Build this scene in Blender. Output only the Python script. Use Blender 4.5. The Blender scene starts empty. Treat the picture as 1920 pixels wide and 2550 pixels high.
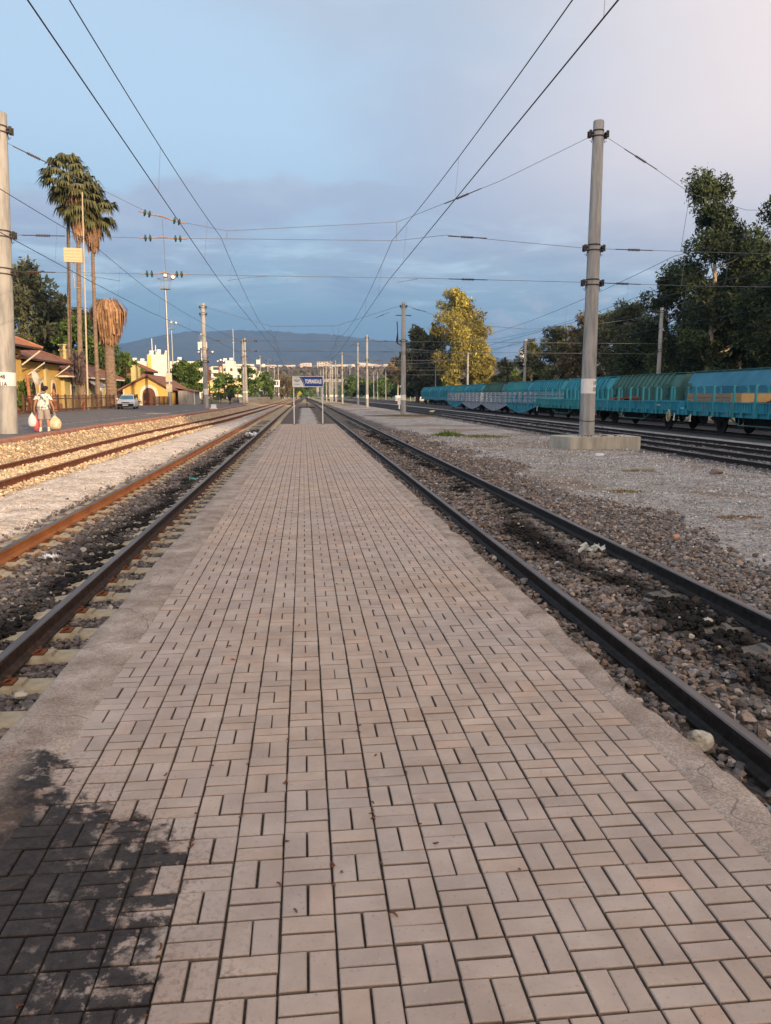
import bpy, bmesh, math, random
import numpy as np
from mathutils import Vector, Matrix
PI = math.pi; R = math.radians
rng = np.random.default_rng(7); random.seed(7)
SC = bpy.context.scene; C = SC.collection

# ------------------------------------------------------------------ camera
YAW, PITCH, F = 6.0313, 8.6855, 1918.0
cam = bpy.data.cameras.new('camera'); cam.sensor_fit = 'VERTICAL'; cam.sensor_height = 36.0
cam.lens = F/2550*36; cam.clip_start = 0.05; cam.clip_end = 40000
cam_o = bpy.data.objects.new('camera', cam); C.objects.link(cam_o)
cam_o.location = (0, 0, 1.6); cam_o.rotation_euler = (R(90-PITCH), 0, R(-YAW)); SC.camera = cam_o
SC.render.resolution_x = 771; SC.render.resolution_y = 1024

# ------------------------------------------------------------------ light
SUN_EL, SUN_AZ = 12.0, 155.0        # azimuth clockwise from +Y : behind the camera and to the right
sdir = Vector((math.sin(R(SUN_AZ))*math.cos(R(SUN_EL)), math.cos(R(SUN_AZ))*math.cos(R(SUN_EL)), math.sin(R(SUN_EL))))
sun = bpy.data.lights.new('sun', 'SUN'); sun.energy = 4.0; sun.angle = R(0.6); sun.color = (1.0, 0.70, 0.42)
so = bpy.data.objects.new('sun', sun); C.objects.link(so)
so.rotation_euler = (-sdir).to_track_quat('-Z', 'Y').to_euler()
so.location = (60, -100, 60)

W = bpy.data.worlds.new('World'); SC.world = W; W.use_nodes = True
def world():
    nt = W.node_tree; nt.nodes.clear(); N = nt.nodes.new; L = nt.links.new
    out = N('ShaderNodeOutputWorld'); bg = N('ShaderNodeBackground'); bg.inputs[1].default_value = 1.0
    L(bg.outputs[0], out.inputs[0])
    sky = N('ShaderNodeTexSky'); sky.sky_type = 'NISHITA'; sky.sun_disc = False
    sky.sun_elevation = R(SUN_EL); sky.sun_rotation = R(SUN_AZ); sky.dust_density = 1.5
    sc = N('ShaderNodeVectorMath'); sc.operation = 'SCALE'; sc.inputs[3].default_value = 0.08
    L(sky.outputs[0], sc.inputs[0])
    tc = N('ShaderNodeTexCoord'); sep = N('ShaderNodeSeparateXYZ'); L(tc.outputs['Generated'], sep.inputs[0])
    def math_(op, a, b=None, c=None, clamp=False):
        m = N('ShaderNodeMath'); m.operation = op; m.use_clamp = clamp
        for i, v in enumerate((a, b, c)):
            if v is None: continue
            if isinstance(v, (int, float)): m.inputs[i].default_value = v
            else: L(v, m.inputs[i])
        return m.outputs[0]
    def ramp(fac, stops, interp='EASE'):
        r = N('ShaderNodeValToRGB'); r.color_ramp.interpolation = interp
        e = r.color_ramp.elements
        while len(e) < len(stops): e.new(0.5)
        for i, (p, c) in enumerate(stops):
            e[i].position = p; e[i].color = (*c, 1) if len(c) == 3 else c
        L(fac, r.inputs[0]); return r.outputs[0]
    def mix(f, a, b, bt='MIX'):
        m = N('ShaderNodeMix'); m.data_type = 'RGBA'; m.blend_type = bt
        if isinstance(f, (int, float)): m.inputs[0].default_value = f
        else: L(f, m.inputs[0])
        for i, v in ((6, a), (7, b)):
            if isinstance(v, tuple): m.inputs[i].default_value = (*v, 1)
            else: L(v, m.inputs[i])
        return m.outputs[2]
    def rng_(v, a, b, c=0.0, d=1.0):
        m = N('ShaderNodeMapRange'); m.interpolation_type = 'SMOOTHSTEP'
        L(v, m.inputs[0]); m.inputs[1].default_value = a; m.inputs[2].default_value = b
        m.inputs[3].default_value = c; m.inputs[4].default_value = d; return m.outputs[0]
    Z, X, Y = sep.outputs[2], sep.outputs[0], sep.outputs[1]
    def nse(vec, sc_, det=8, rough=.55, dist=0):
        n = N('ShaderNodeTexNoise'); n.inputs['Scale'].default_value = sc_; n.inputs['Detail'].default_value = det
        n.inputs['Roughness'].default_value = rough; n.inputs['Distortion'].default_value = dist; L(vec, n.inputs[0]); return n.outputs[0]
    mp = N('ShaderNodeMapping'); mp.inputs['Scale'].default_value = (1, 1, 2.6); mp.inputs['Location'].default_value = (.35, .2, 0); L(tc.outputs['Generated'], mp.inputs[0])
    nA = nse(mp.outputs[0], 2.6, 9, .56, .3); nB = nse(mp.outputs[0], 7.5, 8, .6, .2); nC = nse(mp.outputs[0], 17, 7, .6)
    # clear sky between the clouds, by height above the horizon (z of the direction)
    clear = ramp(Z, [(0.0, (.115, .205, .31)), (.05, (.14, .24, .35)), (.09, (.175, .295, .405)), (.14, (.27, .42, .54)), (.20, (.345, .49, .625)),
                     (.30, (.40, .545, .70)), (.45, (.40, .53, .68))], 'LINEAR')
    # cloud cover: a high veil, a broken bank with a ragged top at the left, thicker to the right
    jit = math_('MULTIPLY', math_('SUBTRACT', nA, .5), .16)
    zj = math_('ADD', Z, math_('ADD', jit, math_('MULTIPLY', math_('SUBTRACT', nB, .5), .05)))
    bank = math_('MULTIPLY', rng_(zj, .258, .240), rng_(zj, .10, .17))
    veil = rng_(math_('ADD', zj, math_('MULTIPLY', X, .25)), .33, .43)
    right = math_('MULTIPLY', rng_(math_('ADD', X, math_('MULTIPLY', jit, 1.4)), -.02, .20), rng_(zj, .13, .20))
    holes = rng_(nA, .36, .52)
    cov = math_('MAXIMUM', math_('MULTIPLY', bank, rng_(nA, .34, .46, .35, 1)), math_('MAXIMUM', math_('MULTIPLY', veil, .85), math_('MULTIPLY', right, rng_(nA, .30, .5, .45, 1))))
    ccol = ramp(Z, [(0.0, (.12, .20, .295)), (.08, (.17, .255, .36)), (.14, (.265, .335, .45)), (.20, (.315, .365, .49)), (.27, (.365, .42, .54)),
                    (.40, (.385, .44, .53))], 'LINEAR')
    lit = mix(rng_(nB, .46, .68, 0, .35), ccol, (.48, .53, .62))
    base = mix(math_('MULTIPLY', cov, .92), clear, lit)
    # bright ragged streaks and darker shreds between the bank and the mountains
    mp2 = N('ShaderNodeMapping'); mp2.inputs['Scale'].default_value = (1, 1, 6.0); mp2.inputs['Location'].default_value = (.1, .7, .3); L(tc.outputs['Generated'], mp2.inputs[0])
    w1 = nse(mp2.outputs[0], 4.2, 9, .62, .4)
    st = math_('MULTIPLY', rng_(w1, .50, .62), math_('MULTIPLY', rng_(Z, .07, .12), rng_(Z, .24, .15)))
    base = mix(math_('MULTIPLY', st, .85), base, (.44, .57, .68))
    dk = math_('MULTIPLY', rng_(w1, .50, .36), math_('MULTIPLY', rng_(Z, .05, .09), rng_(Z, .22, .14)))
    base = mix(math_('MULTIPLY', dk, .6), base, (.17, .26, .41))
    # warm white light towards the right of the view
    warm = math_('MULTIPLY', rng_(math_('ADD', X, math_('MULTIPLY', jit, .8)), .10, .56), rng_(Z, .06, .32))
    base = mix(math_('MULTIPLY', warm, .88), base, (.85, .71, .66))
    # pale warm heaps low at the right
    pk = math_('MULTIPLY', rng_(nC, .46, .56), math_('MULTIPLY', rng_(X, .18, .30), rng_(math_('ADD', Z, math_('MULTIPLY', math_('SUBTRACT', nB, .5), .10)), .125, .095)))
    base = mix(math_('MULTIPLY', pk, .7), base, (.50, .46, .53))
    hz = math_('MULTIPLY', rng_(X, .12, .42), rng_(Z, .17, .02))
    base = mix(math_('MULTIPLY', hz, .45), base, (.40, .42, .50))
    # brighter, warmer sky behind the camera round the low sun
    dp = N('ShaderNodeVectorMath'); dp.operation = 'DOT_PRODUCT'; L(tc.outputs['Generated'], dp.inputs[0]); dp.inputs[1].default_value = sdir
    glow = rng_(dp.outputs['Value'], .15, 1.0)
    base = mix(math_('MULTIPLY', glow, .8), base, (2.3, 1.75, 1.32))
    fin = mix(.10, base, sc.outputs[0])
    L(fin, bg.inputs[0])
world()
SC.view_settings.view_transform = 'Standard'; SC.view_settings.look = 'None'
SC.view_settings.exposure = 0.56; SC.view_settings.gamma = 1.0
SC.render.engine = 'CYCLES'

# ------------------------------------------------------------------ materials
MC = {}
def mat(name, c1, c2=None, sc=4.0, rough=.8, metal=0.0, bump=0.0, bsc=None, tone=None, det=6, stretch=None, spec=.3, c3=None, alpha=1.0, thr=(.35, .65)):
    """two-colour noise material in object space; tone = name of a per-element attribute that varies brightness"""
    if name in MC: return MC[name]
    m = bpy.data.materials.new(name); m.use_nodes = True; nt = m.node_tree; N = nt.nodes.new; L = nt.links.new
    b = nt.nodes['Principled BSDF']; b.inputs['Roughness'].default_value = rough; b.inputs['Metallic'].default_value = metal
    b.inputs['Specular IOR Level'].default_value = spec
    tc = N('ShaderNodeTexCoord'); vec = tc.outputs['Object']
    if stretch:
        mp = N('ShaderNodeMapping'); mp.inputs['Scale'].default_value = stretch; L(vec, mp.inputs[0]); vec = mp.outputs[0]
    n = N('ShaderNodeTexNoise'); n.inputs['Scale'].default_value = sc; n.inputs['Detail'].default_value = det; n.inputs['Roughness'].default_value = .6
    L(vec, n.inputs[0])
    r = N('ShaderNodeValToRGB'); r.color_ramp.elements[0].position = thr[0]; r.color_ramp.elements[1].position = thr[1]
    r.color_ramp.elements[0].color = (*c1, 1); r.color_ramp.elements[1].color = (*(c2 or c1), 1)
    if c3:
        e = r.color_ramp.elements.new(min(.95, thr[1]+.12)); e.color = (*c3, 1)
    L(n.outputs[0], r.inputs[0]); col = r.outputs[0]
    if tone:
        a = N('ShaderNodeAttribute'); a.attribute_name = tone
        mx = N('ShaderNodeMix'); mx.data_type = 'RGBA'; mx.blend_type = 'MULTIPLY'; mx.inputs[0].default_value = 1
        L(col, mx.inputs[6]); L(a.outputs['Color'], mx.inputs[7]); col = mx.outputs[2]
    L(col, b.inputs['Base Color'])
    if bump:
        n2 = N('ShaderNodeTexNoise'); n2.inputs['Scale'].default_value = bsc or sc*4; n2.inputs['Detail'].default_value = 5; L(vec, n2.inputs[0])
        bp = N('ShaderNodeBump'); bp.inputs['Strength'].default_value = bump; bp.inputs['Distance'].default_value = .02
        L(n2.outputs[0], bp.inputs['Height']); L(bp.outputs[0], b.inputs['Normal'])
    MC[name] = m; return m
def g(v, k=1.0): return (v*k, v*k, v*k)

concrete = mat('pole_concrete', (.225, .225, .22), (.385, .38, .365), 2.6, .88, bump=.4, bsc=40, stretch=(1.6, 1.6, .22), c3=(.28, .27, .25), thr=(.38, .60))
conc_new = mat('block_concrete', (.30, .285, .245), (.47, .44, .37), 2.2, .9, bump=.25, bsc=40, stretch=(1.3, 1.3, .35))
steel_dk = mat('dark_steel', (.035, .033, .033), (.07, .06, .055), 12, .6, .4)
steel_gv = mat('galvanised_steel', (.30, .31, .32), (.42, .43, .44), 8, .45, .6)
wire_m = mat('wire_copper_dark', (.03, .035, .045), (.05, .055, .065), 20, .5, .3)
wire_l = mat('wire_grey', (.12, .13, .15), (.18, .19, .21), 20, .5, .3)
insul = mat('insulator_glaze', (.05, .025, .02), (.10, .05, .04), 20, .3)
insul_g = mat('insulator_glass', (.02, .06, .06), (.03, .09, .09), 20, .2)
white_p = mat('white_paint', (.70, .69, .66), (.80, .79, .77), 9, .5)
rust = mat('rusty_metal', (.12, .045, .02), (.24, .09, .035), 9, .9, bump=.3)
black_r = mat('black_rubber', (.012, .012, .013), (.022, .022, .022), 30, .8)
glass_dk = mat('dark_glass', (.02, .025, .03), (.03, .035, .04), 2, .08, spec=.6)
rail_side = mat('rail_side_brown', (.032, .021, .016), (.085, .052, .038), 14, .75, .2, bump=.2)
rail_blk = mat('rail_side_black', (.018, .017, .017), (.045, .040, .037), 14, .6, .3, bump=.2)
rail_or = mat('rail_side_orange_rust', (.27, .105, .038), (.42, .17, .06), 6, .85, bump=.2, stretch=(1, .3, 1))
rail_rd = mat('rail_side_red_rust', (.10, .035, .018), (.20, .065, .03), 8, .9, bump=.2)
rail_top = mat('rail_head_worn', (.10, .085, .08), (.20, .17, .155), 6, .45, .45, stretch=(1, .1, 1))
rail_top_r = mat('rail_head_rusty', (.16, .10, .08), (.26, .16, .12), 6, .7, .2, stretch=(1, .2, 1))

# ------------------------------------------------------------------ builders
def link(o, parent=None):
    C.objects.link(o)
    if parent: o.parent = parent
    return o
def tag(o, label=None, cat=None, group=None, kind=None):
    if label: o['label'] = label
    if cat: o['category'] = cat
    if group: o['group'] = group
    if kind: o['kind'] = kind
    return o
def empty(name, loc=(0, 0, 0), rz=0, label=None, cat=None, group=None, kind=None):
    o = bpy.data.objects.new(name, None); o.empty_display_size = .3; C.objects.link(o)
    o.location = loc; o.rotation_euler = (0, 0, rz); return tag(o, label, cat, group, kind)
def copy_tree(o, parent=None):
    c = o.copy(); C.objects.link(c); c.parent = parent
    for ch in list(o.children): copy_tree(ch, c)
    return c
class MB:
    def __init__(s): s.v = []; s.f = []; s.m = []; s.sm = []
    def add(s, vs, fs, mi=0, smooth=False):
        b = len(s.v); s.v += [tuple(v) for v in vs]
        for f in fs: s.f.append([b+i for i in f]); s.m.append(mi); s.sm.append(smooth)
        return s
    def box(s, c, d, mi=0, rz=0, rx=0, ry=0, tap=1.0):
        hx, hy, hz = d[0]/2, d[1]/2, d[2]/2
        vs = [Vector((x*hx*(tap if z > 0 else 1), y*hy*(tap if z > 0 else 1), z*hz)) for z in (-1, 1) for y in (-1, 1) for x in (-1, 1)]
        if rz or rx or ry:
            M = Matrix.Rotation(rz, 3, 'Z') @ Matrix.Rotation(ry, 3, 'Y') @ Matrix.Rotation(rx, 3, 'X'); vs = [M @ v for v in vs]
        return s.add([(v.x+c[0], v.y+c[1], v.z+c[2]) for v in vs],
                     [(0, 2, 3, 1), (4, 5, 7, 6), (0, 1, 5, 4), (2, 6, 7, 3), (0, 4, 6, 2), (1, 3, 7, 5)], mi)
    def tube(s, pts, rad, seg=8, mi=0, cap=True, smooth=True):
        pts = [Vector(p) for p in pts]; n = len(pts); rad = rad if isinstance(rad, (list, tuple)) else [rad]*n
        rings = []; up = None
        for i, p in enumerate(pts):
            t = (pts[min(i+1, n-1)]-pts[max(i-1, 0)]).normalized()
            if up is None: up = Vector((0, 0, 1)) if abs(t.z) < .9 else Vector((1, 0, 0))
            a = t.cross(up).normalized(); b = a.cross(t).normalized(); up = b
            rings.append([p + (a*math.cos(2*PI*k/seg) + b*math.sin(2*PI*k/seg))*rad[i] for k in range(seg)])
        vs = [v for r in rings for v in r]; fs = []
        for i in range(n-1):
            for k in range(seg):
                k2 = (k+1) % seg; fs.append((i*seg+k, i*seg+k2, (i+1)*seg+k2, (i+1)*seg+k))
        s.add(vs, fs, mi, smooth)
        if cap:
            s.add(rings[0], [tuple(range(seg))[::-1]], mi); s.add(rings[-1], [tuple(range(seg))], mi)
        return s
    def loft(s, rings, mi=0, cap=True, smooth=True, close=True):
        seg = len(rings[0]); fs = []
        for i in range(len(rings)-1):
            for k in range(seg if close else seg-1):
                k2 = (k+1) % seg; fs.append((i*seg+k, i*seg+k2, (i+1)*seg+k2, (i+1)*seg+k))
        s.add([v for r in rings for v in r], fs, mi, smooth)
        if cap: s.add(rings[0], [tuple(range(seg))[::-1]], mi); s.add(rings[-1], [tuple(range(seg))], mi)
        return s
    def lathe(s, c, prof, seg=16, mi=0, smooth=True):
        return s.loft([[(c[0]+r*math.cos(2*PI*k/seg), c[1]+r*math.sin(2*PI*k/seg), c[2]+z) for k in range(seg)] for r, z in prof], mi, True, smooth)
    def prism(s, poly, y0, y1, mi=0, ax='y'):
        """poly of (a,b) extruded: ax='y' -> (x,z) along y ; 'x' -> (y,z) along x ; 'z' -> (x,y) along z"""
        def P(a, b, t): return (a, t, b) if ax == 'y' else ((t, a, b) if ax == 'x' else (a, b, t))
        n = len(poly); vs = [P(a, b, y0) for a, b in poly]+[P(a, b, y1) for a, b in poly]
        fs = [tuple(range(n)), tuple(range(2*n-1, n-1, -1))]+[(i, i+n, (i+1) % n+n, (i+1) % n) for i in range(n)]
        return s.add(vs, fs, mi)
    def build(s, name, mats, parent=None, loc=None, rz=0, fix=True):
        me = bpy.data.meshes.new(name); me.from_pydata(s.v, [], s.f)
        for m in (mats if isinstance(mats, (list, tuple)) else [mats]): me.materials.append(m)
        me.polygons.foreach_set('material_index', s.m); me.polygons.foreach_set('use_smooth', s.sm)
        if fix:
            bm = bmesh.new(); bm.from_mesh(me); bmesh.ops.recalc_face_normals(bm, faces=bm.faces); bm.to_mesh(me); bm.free()
        me.update(); o = bpy.data.objects.new(name, me); link(o, parent)
        if loc: o.location = loc
        if rz: o.rotation_euler = (0, 0, rz)
        return o
def npmesh(name, V, Fc, m, parent=None, col=None, smooth=False):
    """V (n,3), Fc (k,q) all q-gons, col (n,3) point colour attribute 'tone'"""
    V = np.ascontiguousarray(V, np.float32); Fc = np.ascontiguousarray(Fc, np.int32); k, q = Fc.shape
    me = bpy.data.meshes.new(name); me.vertices.add(len(V)); me.vertices.foreach_set('co', V.ravel())
    me.loops.add(k*q); me.loops.foreach_set('vertex_index', Fc.ravel())
    me.polygons.add(k); me.polygons.foreach_set('loop_start', np.arange(0, k*q, q, dtype=np.int32))
    me.polygons.foreach_set('use_smooth', np.full(k, smooth))
    me.materials.append(m); me.update(calc_edges=True)
    if col is not None:
        a = me.color_attributes.new('tone', 'FLOAT_COLOR', 'POINT')
        a.data.foreach_set('color', (col if col.shape[1] == 4 else np.concatenate([col, np.ones((len(col), 1))], 1)).astype(np.float32).ravel())
    me.validate(); o = bpy.data.objects.new(name, me); return link(o, parent)
def text(body, name, size, m, parent, loc, rot=(R(90), 0, 0), sx=1.0, bold=0.0, depth=.002, align='CENTER'):
    cu = bpy.data.curves.new(name, 'FONT'); cu.body = body; cu.size = size; cu.align_x = align; cu.align_y = 'CENTER'
    cu.extrude = depth; cu.offset = bold; cu.resolution_u = 3
    t = bpy.data.objects.new(name, cu); C.objects.link(t)
    dg = bpy.context.evaluated_depsgraph_get(); me = bpy.data.meshes.new_from_object(t.evaluated_get(dg))
    bpy.data.objects.remove(t); bpy.data.curves.remove(cu)
    me.name = name; me.materials.clear(); me.materials.append(m)
    o = bpy.data.objects.new(name, me); link(o, parent); o.location = loc; o.rotation_euler = rot; o.scale = (sx, 1, 1); return o
def pw(x, tbl):
    return np.interp(x, [t[0] for t in tbl], [t[1] for t in tbl])

# track centre lines, rail-top heights
T1 = [(-60, -7.45), (40, -7.43), (53, -6.95), (63, -6.6), (100, -6.0), (170, -5.4), (400, -3.4)]
T2 = [(-60, -2.98), (60, -2.98), (120, -2.85), (200, -2.2), (400, -.6)]
T3 = [(-60, 3.22), (120, 3.2), (200, 3.0), (400, 1.8)]
T4 = [(-60, 14.15), (80, 14.15), (160, 13.2), (400, 6.5)]
T5 = [(-60, 17.35), (80, 17.35), (160, 16.4), (400, 9.5)]
T6 = [(-60, 22.3), (120, 22.3), (400, 14)]
T7 = [(-60, 27.8), (170, 27.8), (400, 22)]
KERB = [(-60, -9.42), (38, -9.42), (48, -8.85), (58, -8.5), (72, -8.2), (110, -7.9), (125, -9.2), (140, -9.6)]
# ------------------------------------------------------------------ ground (one sheet, zones of gravel and ballast)
def build_ground():
    xs = np.unique(np.concatenate([-np.geomspace(30, 9000, 26)[::-1], np.arange(-30, -11, .8), np.arange(-11, 6, .14), np.arange(6, 20, .22), np.arange(20, 34, .7), np.geomspace(34, 9000, 26)]))
    ys = np.unique(np.concatenate([-np.geomspace(12, 900, 10)[::-1], np.arange(-10, 2, .8), np.arange(2, 26, .16), np.arange(26, 62, .4), np.arange(62, 130, 1.2), np.arange(130, 400, 8), np.geomspace(400, 9000, 26)]))
    X, Y = np.meshgrid(xs, ys); 
    def sm(a, b, v): t = np.clip((v-a)/(b-a), 0, 1); return t*t*(3-2*t)
    def vn(X, Y, s, seed):    # cheap value noise
        r = np.random.default_rng(seed).random((256, 256)); x = X*s; y = Y*s
        xi = np.floor(x).astype(int); yi = np.floor(y).astype(int); fx = x-xi; fy = y-yi; fx = fx*fx*(3-2*fx); fy = fy*fy*(3-2*fy)
        a = r[xi % 256, yi % 256]; b = r[(xi+1) % 256, yi % 256]; c = r[xi % 256, (yi+1) % 256]; d = r[(xi+1) % 256, (yi+1) % 256]
        return (a*(1-fx)+b*fx)*(1-fy)+(c*(1-fx)+d*fx)*fy
    nz = vn(X, Y, .9, 1)*.5+vn(X, Y, 2.3, 2)*.3+vn(X, Y, 5.1, 3)*.2
    e = (nz-.5)
    c1, c2, c3, c4, c5, c6, c7 = [pw(Y, t) for t in (T1, T2, T3, T4, T5, T6, T7)]
    z = np.full(X.shape, -.55); 
    z = np.where((X > -6.3) & (X < 0), -.42, z)
    z = np.where(X <= -6.3, -.46, z)
    z = np.where(X >= 0, -.50, z)
    def blend(z, m, v): return z*(1-m)+v*m
    for c, h, zz in ((c1, 1.45, -.47), (c2, 1.3, -.495), (c3, 1.7, -.50), (c4, 1.5, -.585), (c5, 1.5, -.585)):
        z = blend(z, 1-sm(h, h+.45, np.abs(X-c)), zz)
    z = blend(z, 1-sm(.45, .9, np.abs(X-pw(Y, [(0, .25), (110, .35)]))), -.34) if True else z
    kb = pw(Y, KERB)
    z = np.where((X < c1-1.2) & (Y < 150), -.46+.50*sm(0, 1, (c1-1.25-X)/np.maximum(.2, (c1-1.25-kb))), z)
    z = z + e*.035*np.where(np.abs(X) < 40, 1, 0)
    z = np.where(Y > 420, z-.0, z)
    # colours (albedo)
    col = np.zeros(X.shape+(3,)); col[:] = (.20, .19, .15)
    def paint(m, c):
        nonlocal col
        m = np.clip(m, 0, 1)[..., None]; col = col*(1-m)+np.array(c)*m
    paint(sm(60, 160, Y)*sm(.35, .6, vn(X, Y, .06, 9)), (.17, .19, .07))           # far grassy land
    paint((X > -12)*(X < 34)*(Y < 260), (.27, .255, .24))
    paint(((X < -4.2) & (X > -12))*1.0, (.66, .565, .47))                            # pale fine gravel at the left
    paint(sm(48, 75, Y)*((X < -4) & (X > -12)), (.36, .33, .32))  # far gravel greyed: the shade on the strip is put into its colour
    r_ = ((X > 5) & (X < 12.6))
    paint(r_*1.0, (.345, .325, .305))
    paint(r_*sm(.55, .75, vn(X, Y, .35, 5))*.8, (.25, .19, .145))                   # brown earth patches
    paint(r_*sm(.60, .8, vn(X, Y, .8, 15))*.5*(Y < 30), (.24, .17, .12))
    paint((X > 12)*(X < 20)*1.0, (.19, .18, .18)); paint((X > 19)*(X < 34)*1.0, (.085, .08, .08))
    w = e*1.1
    paint(1-sm(1.25, 1.45, np.abs(X-c1)+w*.3), (.44, .35, .25))
    paint(((X < c1-1.0) & (X > -9.6))*1.0, (.40, .31, .21))
    paint(1-sm(1.2, 1.42, np.abs(X-c2)+w*.35), (.115, .095, .09))
    paint(1-sm(1.55, 2.5, np.abs(X-c3-.25)+w*1.2), (.125, .108, .10))
    for c in (c4, c5): paint(1-sm(1.5, 2.0, np.abs(X-c)+w*.6), (.13, .125, .13))
    paint((np.abs(X-14.2+.0) < .45)*.6*(Y < 90), (.34, .33, .32)); paint((np.abs(X-15.75) < .3)*(Y < 90)*1.0, (.36, .35, .34))
    paint((np.abs(X-19.4) < .35)*.8, (.36, .35, .34))
    paint((1-sm(.12, .5, np.abs(X-c2-.25)+w*.4))*.75, (.022, .021, .024))           # oily drip line
    paint((1-sm(.10, .55, np.abs(X-c3-.35)+w*.5))*.80, (.022, .021, .022))
    mid = (Y > 42.6)*(np.abs(X-.2) < 1.9); paint(mid*1.0, (.12, .10, .09))
    paint(mid*(1-sm(.55, .8, np.abs(X-.35)+w*.4))*(Y < 112), (.40, .37, .34))
    paint(sm(150, 175, Y)*(X > -14)*(X < 14)*(np.abs(X-c2) > 1.6)*(np.abs(X-c3) > 1.6)*.8, (.36, .31, .18))
    paint((Y > 165)*(Y < 190)*(np.abs(X) < 12)*.7, (.24, .15, .11))
    V = np.stack([X, Y, z], -1).reshape(-1, 3); ny, nx = X.shape
    idx = np.arange(ny*nx).reshape(ny, nx)
    Fc = np.stack([idx[:-1, :-1], idx[:-1, 1:], idx[1:, 1:], idx[1:, :-1]], -1).reshape(-1, 4)
    m = bpy.data.materials.new('gravel_and_earth'); m.use_nodes = True; nt = m.node_tree; N = nt.nodes.new; L = nt.links.new
    b = nt.nodes['Principled BSDF']; b.inputs['Roughness'].default_value = .95; b.inputs['Specular IOR Level'].default_value = .15
    a = N('ShaderNodeAttribute'); a.attribute_name = 'tone'; tc = N('ShaderNodeTexCoord')
    v = N('ShaderNodeTexVoronoi'); v.inputs['Scale'].default_value = 24; L(tc.outputs['Object'], v.inputs[0])
    v2 = N('ShaderNodeTexVoronoi'); v2.inputs['Scale'].default_value = 9; L(tc.outputs['Object'], v2.inputs[0])
    n = N('ShaderNodeTexNoise'); n.inputs['Scale'].default_value = 1.6; n.inputs['Detail'].default_value = 10; n.inputs['Roughness'].default_value = .7; L(tc.outputs['Object'], n.inputs[0])
    bw = N('ShaderNodeSeparateColor'); L(v.outputs['Color'], bw.inputs[0])
    bw2 = N('ShaderNodeSeparateColor'); L(v2.outputs['Color'], bw2.inputs[0])
    def mr(s, c, d, a0=0, b0=1):
        q = N('ShaderNodeMapRange'); L(s, q.inputs[0]); q.inputs[1].default_value = a0; q.inputs[2].default_value = b0; q.inputs[3].default_value = c; q.inputs[4].default_value = d; return q.outputs[0]
    def mu(x, y):
        q = N('ShaderNodeMath'); q.operation = 'MULTIPLY'; L(x, q.inputs[0]); L(y, q.inputs[1]); return q.outputs[0]
    k = mu(mu(mr(bw.outputs[0], .70, 1.32), mr(n.outputs[0], .60, 1.38, .3, .7)), mr(bw2.outputs[0], .82, 1.18))
    vm = N('ShaderNodeVectorMath'); vm.operation = 'SCALE'; L(a.outputs['Color'], vm.inputs[0]); L(k, vm.inputs[3])
    L(vm.outputs[0], b.inputs['Base Color'])
    bp = N('ShaderNodeBump'); bp.inputs['Strength'].default_value = 1.0; bp.inputs['Distance'].default_value = .03
    L(v.outputs['Distance'], bp.inputs['Height']); bp.invert = True; L(bp.outputs[0], b.inputs['Normal'])
    o = npmesh('ground', V, Fc, m, col=col.reshape(-1, 3), smooth=True); tag(o, kind='structure'); return vn
vnoise = build_ground()

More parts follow.
